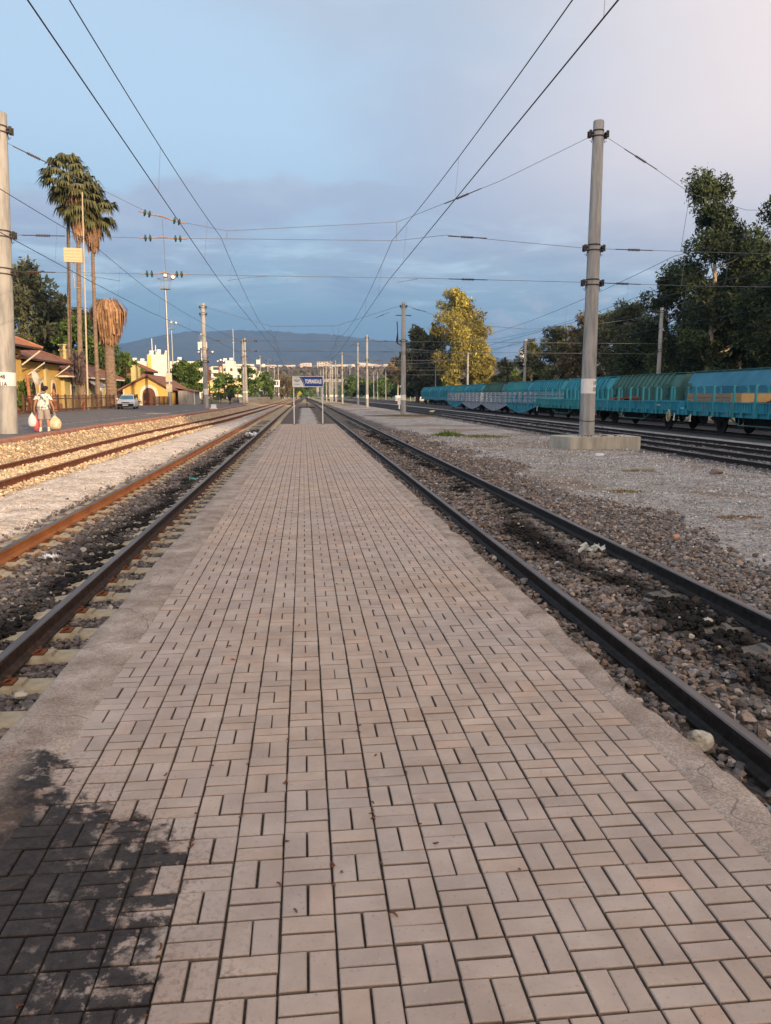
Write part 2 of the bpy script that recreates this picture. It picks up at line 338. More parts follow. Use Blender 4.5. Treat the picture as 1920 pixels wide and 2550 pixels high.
# ------------------------------------------------------------------ island platform: concrete margins, paver field
stain_edge = [(1.2, -.38), (1.9, -.42), (2.3, -.44), (2.7, -.52), (2.9, -.80), (3.1, -.98), (3.35, -1.10), (3.6, -1.7)]
def platform_mat(name, c1, c2, scale, bump, bsc, use_tone, rough=.85, ext=1):
    m = bpy.data.materials.new(name); m.use_nodes = True; nt = m.node_tree; N = nt.nodes.new; L = nt.links.new
    b = nt.nodes['Principled BSDF']; b.inputs['Specular IOR Level'].default_value = .25
    tc = N('ShaderNodeTexCoord'); sp = N('ShaderNodeSeparateXYZ'); L(tc.outputs['Object'], sp.inputs[0])
    def noise(s, d=6, r=.6):
        n = N('ShaderNodeTexNoise'); n.inputs['Scale'].default_value = s; n.inputs['Detail'].default_value = d; n.inputs['Roughness'].default_value = r; L(tc.outputs['Object'], n.inputs[0]); return n.outputs[0]
    def mr(s, a, b_, c=0, d=1):
        q = N('ShaderNodeMapRange'); L(s, q.inputs[0]); q.inputs[1].default_value = a; q.inputs[2].default_value = b_; q.inputs[3].default_value = c; q.inputs[4].default_value = d; return q.outputs[0]
    def ma(op, x, y, clamp=False):
        q = N('ShaderNodeMath'); q.operation = op; q.use_clamp = clamp
        for i, s in enumerate((x, y)):
            if isinstance(s, (int, float)): q.inputs[i].default_value = s
            else: L(s, q.inputs[i])
        return q.outputs[0]
    def mix(f, x, y, bt='MIX'):
        q = N('ShaderNodeMix'); q.data_type = 'RGBA'; q.blend_type = bt
        if isinstance(f, (int, float)): q.inputs[0].default_value = f
        else: L(f, q.inputs[0])
        for i, s in ((6, x), (7, y)):
            if isinstance(s, tuple): q.inputs[i].default_value = (*s, 1)
            else: L(s, q.inputs[i])
        return q.outputs[2]
    col = mix(mr(noise(scale), .35, .65), c1, c2)
    col = mix(mr(noise(70, 3), .62, .72, 0, .5), col, tuple(x*.45 for x in c1))      # pores and specks
    col = mix(mr(noise(38, 4), .66, .74, 0, .35), col, tuple(min(1, x*1.5) for x in c2))
    col = mix(mr(noise(.9, 8, .7), .50, .72, 0, .45), col, tuple(x*.72 for x in c1)) # broad grime
    if use_tone:
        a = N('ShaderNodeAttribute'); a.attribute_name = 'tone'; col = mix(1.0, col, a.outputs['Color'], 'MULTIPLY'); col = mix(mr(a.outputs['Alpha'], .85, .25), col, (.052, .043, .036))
    # dark oily wet stain, lower left: its edge is a curve in the platform's own coordinates
    cr = N('ShaderNodeFloatCurve'); pts = cr.mapping.curves[0].points
    L(mr(sp.outputs[1], 1.0, 4.4), cr.inputs['Value'])
    tb = [((y-1.0)/3.4, (x+2.0)/2.0) for y, x in stain_edge]
    pts[0].location = (0, tb[0][1]); pts[1].location = (1, 0.0)
    for t in tb: pts.new(*t)
    cr.mapping.update()
    ex = ma('SUBTRACT', ma('MULTIPLY', cr.outputs[0], 2.0), 2.0)
    d = ma('SUBTRACT', ex, sp.outputs[0])
    d = ma('ADD', d, ma('MULTIPLY', ma('SUBTRACT', noise(7, 7, .65), .5), .62))
    if use_tone:
        sc3 = N('ShaderNodeSeparateColor'); L(a.outputs['Color'], sc3.inputs[0]); d = ma('ADD', d, ma('MULTIPLY', ma('SUBTRACT', sc3.outputs[0], 1.0), 1.1))
    st = mr(d, -.02, .05)
    st = ma('MULTIPLY', st, mr(ma('ADD', sp.outputs[0], ma('MULTIPLY', noise(5), .12)), -1.27, -1.13))
    patch = mr(noise(10, 9, .68), .52, .60, 0, .92); patch = ma('MULTIPLY', patch, mr(d, .42, .12))
    st = ma('MULTIPLY', st, ma('SUBTRACT', 1.0, patch), True)
    sc_ = mix(mr(noise(22, 6), .4, .7), (.008, .009, .012), (.032, .028, .027))
    spk = ma('MULTIPLY', mr(noise(46, 8, .7), .50, .58), mr(d, -.30, .02, 0, .5)); col = mix(ma('MULTIPLY', spk, mr(sp.outputs[1], 4.2, 3.4)), col, (.085, .07, .06))
    brn_ = ma('MULTIPLY', mr(noise(4, 5), .48, .62), mr(d, -.12, .10)); col = mix(ma('MULTIPLY', brn_, .45), col, (.22, .13, .085))
    col = mix(ma('MULTIPLY', st, .93), col, sc_)
    if not use_tone:
        # exposed aggregate, fine grit and hairline cracks of the cast margin
        vo = N('ShaderNodeTexVoronoi'); vo.inputs['Scale'].default_value = 130; L(tc.outputs['Object'], vo.inputs[0]); vs = N('ShaderNodeSeparateColor'); L(vo.outputs['Color'], vs.inputs[0])
        gk = N('ShaderNodeVectorMath'); gk.operation = 'SCALE'; L(col, gk.inputs[0]); L(mr(vs.outputs[0], 0, 1, .74, 1.28), gk.inputs[3]); col = gk.outputs[0]
        dn = N('ShaderNodeTexNoise'); dn.inputs['Scale'].default_value = 3; L(tc.outputs['Object'], dn.inputs[0]); dv = N('ShaderNodeVectorMath'); dv.operation = 'MULTIPLY_ADD'; L(dn.outputs['Color'], dv.inputs[0]); dv.inputs[1].default_value = (.5, .5, .5); L(tc.outputs['Object'], dv.inputs[2])
        ck = N('ShaderNodeTexVoronoi'); ck.feature = 'DISTANCE_TO_EDGE'; ck.inputs['Scale'].default_value = .9; L(dv.outputs[0], ck.inputs[0])
        col = mix(ma('MULTIPLY', mr(ck.outputs['Distance'], .006, .0), .7), col, (.07, .055, .045))
        col = mix(ma('MULTIPLY', mr(noise(1.3, 9, .75), .52, .60), .5), col, (.17, .115, .08))
        col = mix(ma('MULTIPLY', mr(noise(2.6, 9, .8), .56, .66), .45), col, (.50, .46, .42))
    L(col, b.inputs['Base Color'])
    L(mr(st, 0, 1, rough, .80), b.inputs['Roughness'])
    n2 = noise(bsc, 4); bp = N('ShaderNodeBump'); bp.inputs['Strength'].default_value = bump; bp.inputs['Distance'].default_value = .004
    L(n2, bp.inputs['Height']); L(bp.outputs[0], b.inputs['Normal'])
    return m
def build_platform():
    y0, y1 = -6.0, 42.6
    root = empty('platform', (0, 0, 0)); tag(root, kind='structure')
    M = .1675; xl, xr = -1.10, -1.10+M*16      # sixteen columns
    # bed under the pavers
    MB().box(((xl+xr)/2, (y0+y1)/2, -.286), (xr-xl+.1, y1-y0, .54)).build('bed', mat('joint_sand', (.055, .045, .038), (.12, .095, .075), 30, .95, bump=.3), root)
    g_, ch = .0064, .0038
    B = []
    MY = .1545; nrow = int((y1-y0)/MY)
    for j in range(nrow):
        for i in range(16):
            cx = xl+(i+.5)*M; cy = y0+(j+.5)*MY
            deep = .0010 if i % 2 == 0 else 0.0
            if (i+j) % 2 == 0:
                for s in (-1, 1): B.append((cx, cy+s*MY/4, M/2-g_/2-(deep), MY/4-g_/2-.0007, 0))
            else:
                for s in (-1, 1): B.append((cx+s*M/4, cy, M/4-g_/2-(deep/2), MY/2-g_/2-.0007, 0))
    B = np.array(B); n = len(B)
    # a few bricks are missing under concrete at the ragged right and left margins
    jx = rng.normal(0, .0009, n); jy = rng.normal(0, .0009, n); rot = rng.normal(0, .006, n); dz = rng.normal(0, .0012, n)
    tx = rng.normal(0, .006, n); ty = rng.normal(0, .006, n)
    # gentle settlement of the whole surface
    dz += (vnoise(B[:, 0], B[:, 1], .9, 31)-.5)*.012
    T = np.array([[sx, sy, k] for k in (0, 1, 2) for sx, sy in ((-1, -1), (1, -1), (1, 1), (-1, 1))], float)
    hx, hy = B[:, 2][:, None], B[:, 3][:, None]
    ins = np.array([0, 0, ch])[T[:, 2].astype(int)][None, :]; zz = np.array([-.045, -ch, 0])[T[:, 2].astype(int)][None, :]
    lx = T[None, :, 0]*(hx-ins); ly = T[None, :, 1]*(hy-ins)
    c, s = np.cos(rot)[:, None], np.sin(rot)[:, None]
    X = (B[:, 0]+jx)[:, None]+lx*c-ly*s; Y = (B[:, 1]+jy)[:, None]+lx*s+ly*c
    Z = zz+dz[:, None]+lx*tx[:, None]+ly*ty[:, None]
    V = np.stack([X, Y, Z], -1).reshape(-1, 3)
    q = []
    for k in (0, 4):
        for a in range(4): q.append((k+a, k+(a+1) % 4, k+4+(a+1) % 4, k+4+a))
    q.append((8, 9, 10, 11)); q = np.array(q)
    Fc = (q[None]+(np.arange(n)*12)[:, None, None]).reshape(-1, 4)
    t = rng.normal(1, .034, n); hue = rng.normal(0, .014, n)
    warm = (vnoise(B[:, 0], B[:, 1], .8, 41)-.5)*.16
    col = np.stack([t*(1+hue+warm*.5), t, t*(1-hue-warm*.6)], -1); pale = rng.random(n) < .03; col[pale] *= 1.1
    brown = rng.random(n) < .03; col[brown] *= np.array([1.06, .99, .94])
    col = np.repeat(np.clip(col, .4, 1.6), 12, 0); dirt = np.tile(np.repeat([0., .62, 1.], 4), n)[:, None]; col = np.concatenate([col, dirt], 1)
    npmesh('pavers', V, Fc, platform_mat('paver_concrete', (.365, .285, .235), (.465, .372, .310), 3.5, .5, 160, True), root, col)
    # concrete margins with worn outer edges
    cm = platform_mat('margin_concrete', (.235, .18, .14), (.45, .375, .315), 3.6, 1.0, 70, False)
    for side in (-1, 1):
        ys = np.concatenate([np.arange(y0, 12, .05), np.arange(12, y1, .25), [y1]]); rows = []
        for y in ys:
            nn = float(vnoise(np.array(0.), np.array(y), 1.7, 51+side)-.5)*.07+float(vnoise(np.array(0.), np.array(y), 6., 53+side)-.5)*.04+(float(vnoise(np.array(0.), np.array(y), 19., 63+side)-.5)*.022)
            if side > 0:
                xo = 1.765+nn*.75; xi = xr+.015+float(vnoise(np.array(3.), np.array(y), 4, 55)-.5)*.07
            else:
                xo = -1.44+nn*.35+max(0, (y-20))*.008; xi = xl-.012+float(vnoise(np.array(3.), np.array(y), 4, 56)-.5)*.06
            h = float(vnoise(np.array(9.), np.array(y), 3., 57)-.5)*.012
            xs = [xi+side*-.05, xi, xi+(xo-xi)*.33, xi+(xo-xi)*.66, xo-side*.02, xo, xo+side*.004, xo+side*.01]
            zs = [-.02, .003+h*.3, .007+h, .006-h*.7, .003+h*.4, -.012, -.16, -.56]
            rows.append([(a, y, b) for a, b in zip(xs, zs)])
        MB().loft(rows, cap=False, close=False).build('margin', cm, root)
    MB().box((.16, y1+.03, -.29), (3.1, .06, .58)).build('end_wall', cm, root)
    return root
build_platform()

# ------------------------------------------------------------------ station platform: asphalt, kerb
def build_station_platform():
    ys = np.concatenate([np.arange(-50, 30, 4), np.arange(30, 140, 2), [140]])
    asp = mat('asphalt', (.105, .098, .10), (.165, .15, .145), 1.2, .92, bump=.3, bsc=40, det=10)
    rows = []
    for y in ys:
        k = float(pw(y, KERB)); rows.append([(x, y, z) for x, z in ((k-.36, .155), (k-1.5, .16), (k-4, .17), (-19, .17), (-21, .13), (-60, .10))])
    MB().loft(rows, cap=False, close=False).build('station_platform', asp); tag(bpy.data.objects['station_platform'], kind='structure')
    km = mat('kerb_red_paint', (.27, .125, .085), (.40, .20, .14), 3, .85, bump=.4, bsc=25, c3=(.33, .25, .2))
    rows = []
    for y in np.concatenate([np.arange(-50, 20, 3), np.arange(20, 141, .6)]):
        k = float(pw(y, KERB))+rng.normal(0, .006)
        rows.append([(k-.36, y, .158), (k-.35, y, .185), (k-.02, y, .182), (k, y, .16), (k+.005, y, -.1), (k+.01, y, -.5)])
    MB().loft(rows, cap=False, close=False, smooth=False).build('kerb', km); tag(bpy.data.objects['kerb'], kind='structure')
    # worn white line along the asphalt
    lm = mat('worn_white_line', (.16, .15, .145), (.55, .52, .48), 2.5, .9, thr=(.42, .55), det=8)
    rows = [[(float(pw(y, KERB))-2.3, y, .172), (float(pw(y, KERB))-2.18, y, .172)] for y in np.arange(10, 90, 2.)]
    MB().loft(rows, cap=False, close=False).build('platform_line', lm, fix=False); tag(bpy.data.objects['platform_line'], kind='structure')
    sm_ = mat('red_paving_strip', (.30, .17, .12), (.40, .25, .18), 3, .9)
    MB().box((-10.9, 60.5, .176), (1.6, 2.2, .02)).build('paving_patch', sm_); tag(bpy.data.objects['paving_patch'], kind='structure')
build_station_platform()

# ------------------------------------------------------------------ tracks
RP = [(-.036, 0), (.036, 0), (.036, -.035), (.010, -.048), (.009, -.125), (.030, -.138), (.068, -.145), (.068, -.158), (-.068, -.158), (-.068, -.145), (-.030, -.138), (-.009, -.125), (-.010, -.048), (-.036, -.035)]
def rail(parent, tbl, off, zt, mats, y0=-20, y1=395, name='rail'):
    ys = np.concatenate([np.arange(y0, 60, 4), np.arange(60, 200, 8), np.arange(200, y1, 25), [y1]])
    prof = [(-.028, 0), (.028, 0)]+[(.036, -.009)]+RP[2:]+[(-.036, -.009)]
    rows = []
    for y in ys:
        c = float(pw(y, tbl))+off; rows.append([(c+a, y, zt+b) for a, b in prof])
    mb = MB(); n = len(prof); vs = [v for r in rows for v in r]
    for i in range(len(rows)-1):
        for k in range(n):
            k2 = (k+1) % n; b = i*n
            mb.f.append([b+k, b+k2, b+n+k2, b+n+k]); mb.m.append(0 if k in (0, 1, n-1) else 1); mb.sm.append(False)
    mb.v = vs
    return mb.build(name, mats, parent)
def sleeper_mesh(kind):
    mb = MB(); L_ = 1.28
    prof = [(-L_, -.03), (-L_+.04, 0), (-.98, .0), (-.9, .012), (-.60, .012), (-.5, -.005), (-.3, -.03), (.3, -.03), (.5, -.005), (.60, .012), (.9, .012), (.98, 0), (L_-.04, 0), (L_, -.03)]
    rings = [[(x, -.15, -.19), (x, -.125, z), (x, -.10, z+.008), (x, .10, z+.008), (x, .125, z), (x, .15, -.19)] for x, z in prof]
    mb.loft(rings, 0)
    for s in (-1, 1):
        for t in (-1, 1):       # fastening: plate, clip, bolt
            x = s*.7525+t*.115; mb.box((x, 0, .022), (.09, .13, .025), 1); mb.tube([(x-t*.03, -.05, .03), (x, -.04, .055), (x+t*.01, 0, .045), (x, .04, .055), (x-t*.03, .05, .03)], .009, 5, 1)
            mb.tube([(x, 0, .02), (x, 0, .07)], .014, 6, 1)
            mb.box((s*.7525+t*.20, 0, .012), (.07, .19, .04), 0, tap=.7)
    return mb
sl_m = {}
def track(tbl, zt, rmats, smats, y0, label, ycount=100, ymax=150, seen=0.0, y_start=-20, y_end=395):
    root = empty('railway_track', (float(pw(0, tbl)), y0, zt), label=label, cat='railway track', group='railway tracks')
    def rr(off, m):
        o = rail(root, tbl, off, zt, m, y_start, y_end); o.location = (-root.location[0], -y0, -zt); return o
    rr(-.7525, rmats[0]); rr(.7525, rmats[1])
    key = id(smats[0]); mb = sleeper_mesh(0); first = mb.build('sleeper', smats, root)
    sp = .61; k = 0
    for i in range(ycount):
        y = y0+i*sp; o = first if i == 0 else first.copy()
        if i: link(o, root)
        o.location = (float(pw(y, tbl))-root.location[0]+rng.normal(0, .012), y-y0+rng.normal(0, .008), -.180+seen+rng.normal(0, .004)); o.rotation_euler = (0, 0, rng.normal(0, .006))
    mb = MB(); y = y0+ycount*sp
    while y < ymax:
        mb.box((float(pw(y, tbl))-root.location[0], y-y0, -.26+seen), (2.5, .25, .16)); y += sp
    if mb.v: tag(mb.build('sleepers', smats[0], root, fix=False), kind='stuff')
    return root
sl_y = mat('sleeper_concrete_ochre', (.27, .225, .15), (.42, .36, .26), 5, .9, bump=.3, bsc=40, thr=(.3, .6))
sl_g = mat('sleeper_concrete_grey', (.10, .09, .08), (.20, .18, .155), 5, .9, bump=.5, bsc=40)
sl_t = mat('sleeper_concrete_tan', (.33, .25, .16), (.46, .37, .26), 5, .9, bump=.3, bsc=40)
track(T2, -.29, ([rail_top, rail_or], [rail_top, rail_side]), [sl_y, rust], 2.5, 'dark worn track left of the paved island platform, its far rail orange with rust')
track(T3, -.29, ([rail_top, rail_blk], [rail_top, rail_blk]), [sl_g, steel_dk], 1.5, 'black railed track close along the right edge of the paved island platform', seen=-.02)
track(T1, -.29, ([rail_top_r, rail_rd], [rail_top_r, rail_rd]), [sl_t, rust], 12, 'red rusted track in pale stones below the station kerb', ymax=170, seen=-.012)
track(T4, -.40, ([rail_top, rail_blk], [rail_top, rail_blk]), [sl_g, steel_dk], 16, 'dark track just beyond the gravel with the concrete pole block', seen=-.02)
track(T5, -.40, ([rail_top, rail_blk], [rail_top, rail_blk]), [sl_g, steel_dk], 20, 'dark track running between the flat wagons and the nearer right hand track', seen=-.02)
track(T6, -.42, ([rail_top, rail_blk], [rail_top, rail_blk]), [sl_g, steel_dk], 26, 'track under the turquoise flat wagons', ycount=40, ymax=130)
track(T7, -.42, ([rail_top, rail_blk], [rail_top, rail_blk]), [sl_g, steel_dk], 150, 'track under the covered turquoise wagons', ycount=20, ymax=170)

# ------------------------------------------------------------------ loose stones
def ico():
    p = (1+5**.5)/2; V = []
    for a in (-1, 1):
        for b in (-p, p): V += [(0, a, b), (a, b, 0), (b, 0, a)]
    V = np.array(V, float); V /= np.linalg.norm(V[0]); 
    from itertools import combinations
    d = lambda i, j: np.linalg.norm(V[i]-V[j]); e = min(d(i, j) for i, j in combinations(range(12), 2))*1.01; Fc = []
    for i, j, k in combinations(range(12), 3):
        if d(i, j) < e and d(j, k) < e and d(i, k) < e:
            n = np.cross(V[j]-V[i], V[k]-V[i]); Fc.append((i, j, k) if n@V[i] > 0 else (i, k, j))
    return V, np.array(Fc)
IV, IF = ico()
def stones(name, P, size, cols, m, label=None, flat=.7):
    """P (n,3) centres; size (n,) radii; cols (n,3)"""
    n = len(P); base = IV[None]*(1+rng.normal(0, .26, (24, 12, 1))); base = base*np.array([1, .82, flat])
    B = base[rng.integers(0, 24, n)]*size[:, None, None]
    a = rng.random(n)*2*PI; t = rng.normal(0, .5, n)
    ca, sa, ct, st = np.cos(a)[:, None], np.sin(a)[:, None], np.cos(t)[:, None], np.sin(t)[:, None]
    x, y, z = B[..., 0], B[..., 1], B[..., 2]
    y, z = y*ct-z*st, y*st+z*ct; x, y = x*ca-y*sa, x*sa+y*ca
    V = (np.stack([x, y, z], -1)+P[:, None]).reshape(-1, 3); Fc = (IF[None]+(np.arange(n)*12)[:, None, None]).reshape(-1, 3)
    o = npmesh(name, V, Fc, m, col=np.repeat(cols, 12, 0)); tag(o, label, 'ballast', kind='stuff'); return o
def scatter(x0, x1, bands):
    out = []; sz = []
    for ya, yb, dens, r in bands:
        k = int((x1-x0)*(yb-ya)*dens); out.append(np.stack([rng.uniform(x0, x1, k), rng.uniform(ya, yb, k)], -1)); sz.append(r*rng.lognormal(0, .28, k))
    return np.concatenate(out), np.concatenate(sz)
stone_m = mat('ballast_stone', (.75, .75, .75), (1.2, 1.2, 1.2), 25, .9, tone='tone', bump=.5, bsc=60)
def cvar(base, n, v=.25, h=.08):
    t = rng.lognormal(0, v, n); c = np.array(base)[None]*t[:, None]; w = rng.normal(0, h, n); c[:, 0] *= 1+w; c[:, 2] *= 1-w; return np.clip(c, .005, .9)
def ballast():
    # track left of the platform
    P, s = scatter(-4.45, -1.42, [(3, 9, 560, .027), (9, 16, 420, .028), (16, 30, 220, .031), (30, 46, 90, .037)])
    x, y = P[:, 0], P[:, 1]; ph = np.abs(((y-2.5)/.61+.5) % 1-.5)*.61; dx = x+2.98
    onsl = ph < .15; keep = ~(onsl & ((np.abs(dx) > .42) | (rng.random(len(x)) < .35)) & (np.abs(dx) < 1.28)) & (np.abs(np.abs(dx)-.7525) > .075)
    edge = vnoise(x, y, 1.5, 61)*.35; keep &= ~((x < -4.15+edge*.6) & (rng.random(len(x)) < .85*np.clip((-4.1+edge-x)/.3, 0, 1)))
    P, s = P[keep], s[keep]; x, y, dx, onsl = x[keep], y[keep], dx[keep], onsl[keep]
    z = -.485+rng.uniform(-.012, .02, len(x))+np.where(onsl, .022, 0); c = cvar((.15, .13, .124), len(x), .32)
    oil = (np.exp(-((dx-.25+(vnoise(x, y, 1.2, 62)-.5)*.5)/.22)**2)*(.3+vnoise(x, y, .9, 63)))[:, None]; c = c*(1-np.clip(oil*1.3, 0, .9))
    lt = rng.random(len(x)) < .02; c[lt] = (.42, .37, .31); rs = (dx < -.42) & (dx > -.72) & (rng.random(len(x)) < .6); c[rs] = cvar((.26, .15, .08), rs.sum())
    stones('ballast', np.column_stack([x, y, z]), s, c, stone_m, 'dark grey broken stone between the sleepers left of the platform')
    # track right of the platform and its wide shoulder
    P, s = scatter(1.72, 6.6, [(2, 9, 560, .027), (9, 16, 420, .028), (16, 30, 200, .031), (30, 46, 85, .037)])
    x, y = P[:, 0], P[:, 1]; dx = x-3.22; ph = np.abs(((y-1.5)/.61+.5) % 1-.5)*.61
    onsl = ph < .14; bare = onsl & (np.abs(dx) < 1.28) & (vnoise(x, y, 1.3, 64) > np.where(np.abs(dx-.50) < .22, .52, .92))
    keep = ~bare & (np.abs(np.abs(dx)-.7525) > .075); fade = np.clip((x-5.0-(vnoise(x, y, .7, 65)-.5)*1.6)/1.3, 0, 1); keep &= rng.random(len(x)) > fade
    P, s = P[keep], s[keep]; x, y, dx, onsl = x[keep], y[keep], dx[keep], onsl[keep]
    z = -.487+rng.uniform(-.012, .025, len(x))+np.where(onsl & (np.abs(dx) < 1.3), .028, 0)+np.clip((dx-1.3)*.01, 0, .03)
    c = cvar((.185, .155, .138), len(x), .36, .1)
    oil = (np.exp(-((dx-.32+(vnoise(x, y, .8, 66)-.5)*.7)/.26)**2)*(.45+vnoise(x, y, .9, 67)))[:, None]; c = c*(1-np.clip(oil*1.3, 0, .93))
    lt = rng.random(len(x)) < .015; c[lt] = (.46, .42, .36)
    stones('ballast', np.column_stack([x, y, z]), s, c, stone_m, 'brown and black ballast stones along the track right of the platform')
    # pale stones below the station kerb
    P, s = scatter(-9.4, -6.0, [(14, 26, 230, .033), (26, 42, 130, .037), (42, 60, 60, .045)])
    x, y = P[:, 0], P[:, 1]; cc = pw(y, T1); dx = x-cc; ph = np.abs(((y-12)/.61+.5) % 1-.5)*.61
    keep = (np.abs(np.abs(dx)-.7525) > .08) & ~((ph < .13) & (dx > .4)) & (dx < 1.25) & (x > pw(y, KERB)+.04); P, s, x, y, dx = P[keep], s[keep], x[keep], y[keep], dx[keep]
    z = -.462+rng.uniform(-.02, .02, len(x))+np.where(dx < -1.2, .50*(lambda t: t*t*(3-2*t))(np.clip((cc[keep]-1.25-x)/np.maximum(.2, cc[keep]-1.25-pw(y, KERB)), 0, 1)), 0)+.02
    stones('ballast', np.column_stack([x, y, z]), s, cvar((.50, .40, .275), len(x), .28), stone_m, 'pale tan stones round the rusted track below the kerb')
    # dark shoulder of the right hand tracks
    P, s = scatter(11.2, 19.2, [(16, 30, 100, .034), (30, 50, 45, .042), (50, 80, 14, .055)])
    x, y = P[:, 0], P[:, 1]; keep = rng.random(len(x)) > np.clip((12.6+(vnoise(x, y, .5, 69)-.5)*1.2-x)/1.2, 0, 1)
    for c_ in (13.4, 14.9, 16.6, 18.1): keep &= np.abs(x-c_) > .09
    P, s, x, y = P[keep], s[keep], x[keep], y[keep]
    stones('ballast', np.column_stack([x, y, np.full(len(x), -.572)+rng.uniform(-.01, .02, len(x))]), s, cvar((.175, .17, .18), len(x), .3), stone_m, 'blue grey ballast of the two tracks in front of the wagons')
    # coarse grains lying on the right hand gravel and the left hand strip
    P, s = scatter(4.9, 12.4, [(7, 14, 170, .014), (14, 24, 110, .016), (24, 40, 45, .022)])
    n = len(P); c = cvar((.36, .34, .32), n, .38)
    stones('gravel_grains', np.column_stack([P, np.full(n, -.488)+rng.uniform(-.01, .012, n)]), s, c, stone_m, 'grey gravel grains on the yard right of the platform')
    P, s = scatter(-6.1, -4.2, [(9, 18, 70, .009), (18, 34, 30, .012)])
    n = len(P); c = cvar((.64, .56, .47), n, .15); dk = rng.random(n) < .012; c[dk] = (.06, .05, .05); s[dk] *= 2.3
    stones('gravel_grains', np.column_stack([P, np.full(n, -.418)+rng.uniform(-.008, .01, n)]), s, c, stone_m, 'pale gravel grains on the strip between the two left hand tracks')
ballast()
# ------------------------------------------------------------------ unseen blocks added behind the camera, right, to shade the platform and tracks
def shade_block(y0, y1, h, x0, label):  # added out of view; its height sets where the shade edge falls
    root = empty('added_shade_block', (x0, y0, -.55), label=label, cat='shade blocker')
    w = mat('shade_block_wall', (.34, .32, .28), (.44, .41, .36), 1.5, .9, bump=.2)
    L_ = y1-y0
    MB().box((8, L_/2, h/2), (16, L_, h)).build('wall', w, root)
    MB().box((8, L_/2, h+.15), (16.6, L_+.6, .3)).build('roof', steel_gv, root)
    for i in range(int(L_/6)):
        MB().box((-.02, 3+i*6, 2.2), (.1, 3, 3.6)).build('door', steel_dk, root)
shade_block(-215, -62, 24.3, 45, 'long unseen block added behind the camera to shade the platform')
shade_block(-58, -2, 32.8, 45, 'tall unseen block added at the right to shade the poles and far tracks')

# ------------------------------------------------------------------ trees
leaf_base = dict(rough=.75, tone='tone', spec=.2)
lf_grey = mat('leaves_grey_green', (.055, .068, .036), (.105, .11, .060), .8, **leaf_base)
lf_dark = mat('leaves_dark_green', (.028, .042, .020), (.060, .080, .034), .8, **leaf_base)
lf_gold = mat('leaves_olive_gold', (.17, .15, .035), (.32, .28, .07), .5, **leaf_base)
lf_green = mat('leaves_fresh_green', (.045, .085, .018), (.095, .15, .035), .9, **leaf_base)
lf_brown = mat('leaves_brown_green', (.10, .08, .045), (.17, .13, .07), .9, **leaf_base)
bark_p = mat('bark_pale', (.36, .30, .22), (.52, .44, .33), 3, .9, bump=.3, stretch=(1, 1, .3))
bark_d = mat('bark_dark', (.06, .045, .035), (.12, .09, .07), 5, .95, bump=.5, stretch=(1, 1, .3))
LV = {}
def leaf_cloud(cl, per, size, seed, droop=.0):
    """cl: list of (x,y,z,rx,ry,rz,tone). returns V,F,col of small leaf-spray quads"""
    r = np.random.default_rng(seed); Vs = []; Cs = []
    for (x, y, z, rx, ry, rz, tn) in cl:
        n = int(per*(rx*ry*rz)**(.6)); d = r.normal(0, 1, (n, 3)); d /= np.linalg.norm(d, axis=1)[:, None]
        rad = r.uniform(.35, 1.05, n)**.6; p = d*rad[:, None]*np.array([rx, ry, rz])+np.array([x, y, z])
        p += r.normal(0, .13, (n, 3))*np.array([rx, ry, rz])
        s = size*r.lognormal(0, .35, n)
        u = r.normal(0, 1, (n, 3)); u /= np.linalg.norm(u, axis=1)[:, None]; u[:, 2] -= droop; u /= np.linalg.norm(u, axis=1)[:, None]
        w = np.cross(u, r.normal(0, 1, (n, 3))); w /= np.linalg.norm(w, axis=1)[:, None]
        a = u*s[:, None]; b = w*(s*.42)[:, None]
        Vs.append(np.stack([p-a, p+b*.9-a*.1, p+a, p-b*.9-a*.1], 1).reshape(-1, 3))
        t = tn*r.lognormal(0, .22, n); c = np.stack([t*r.normal(1.0, .06, n), t, t*.95], -1); Cs.append(np.repeat(c, 4, 0))
    V = np.concatenate(Vs); Cc = np.concatenate(Cs); Fc = np.arange(len(V)).reshape(-1, 4); return V, Fc, Cc
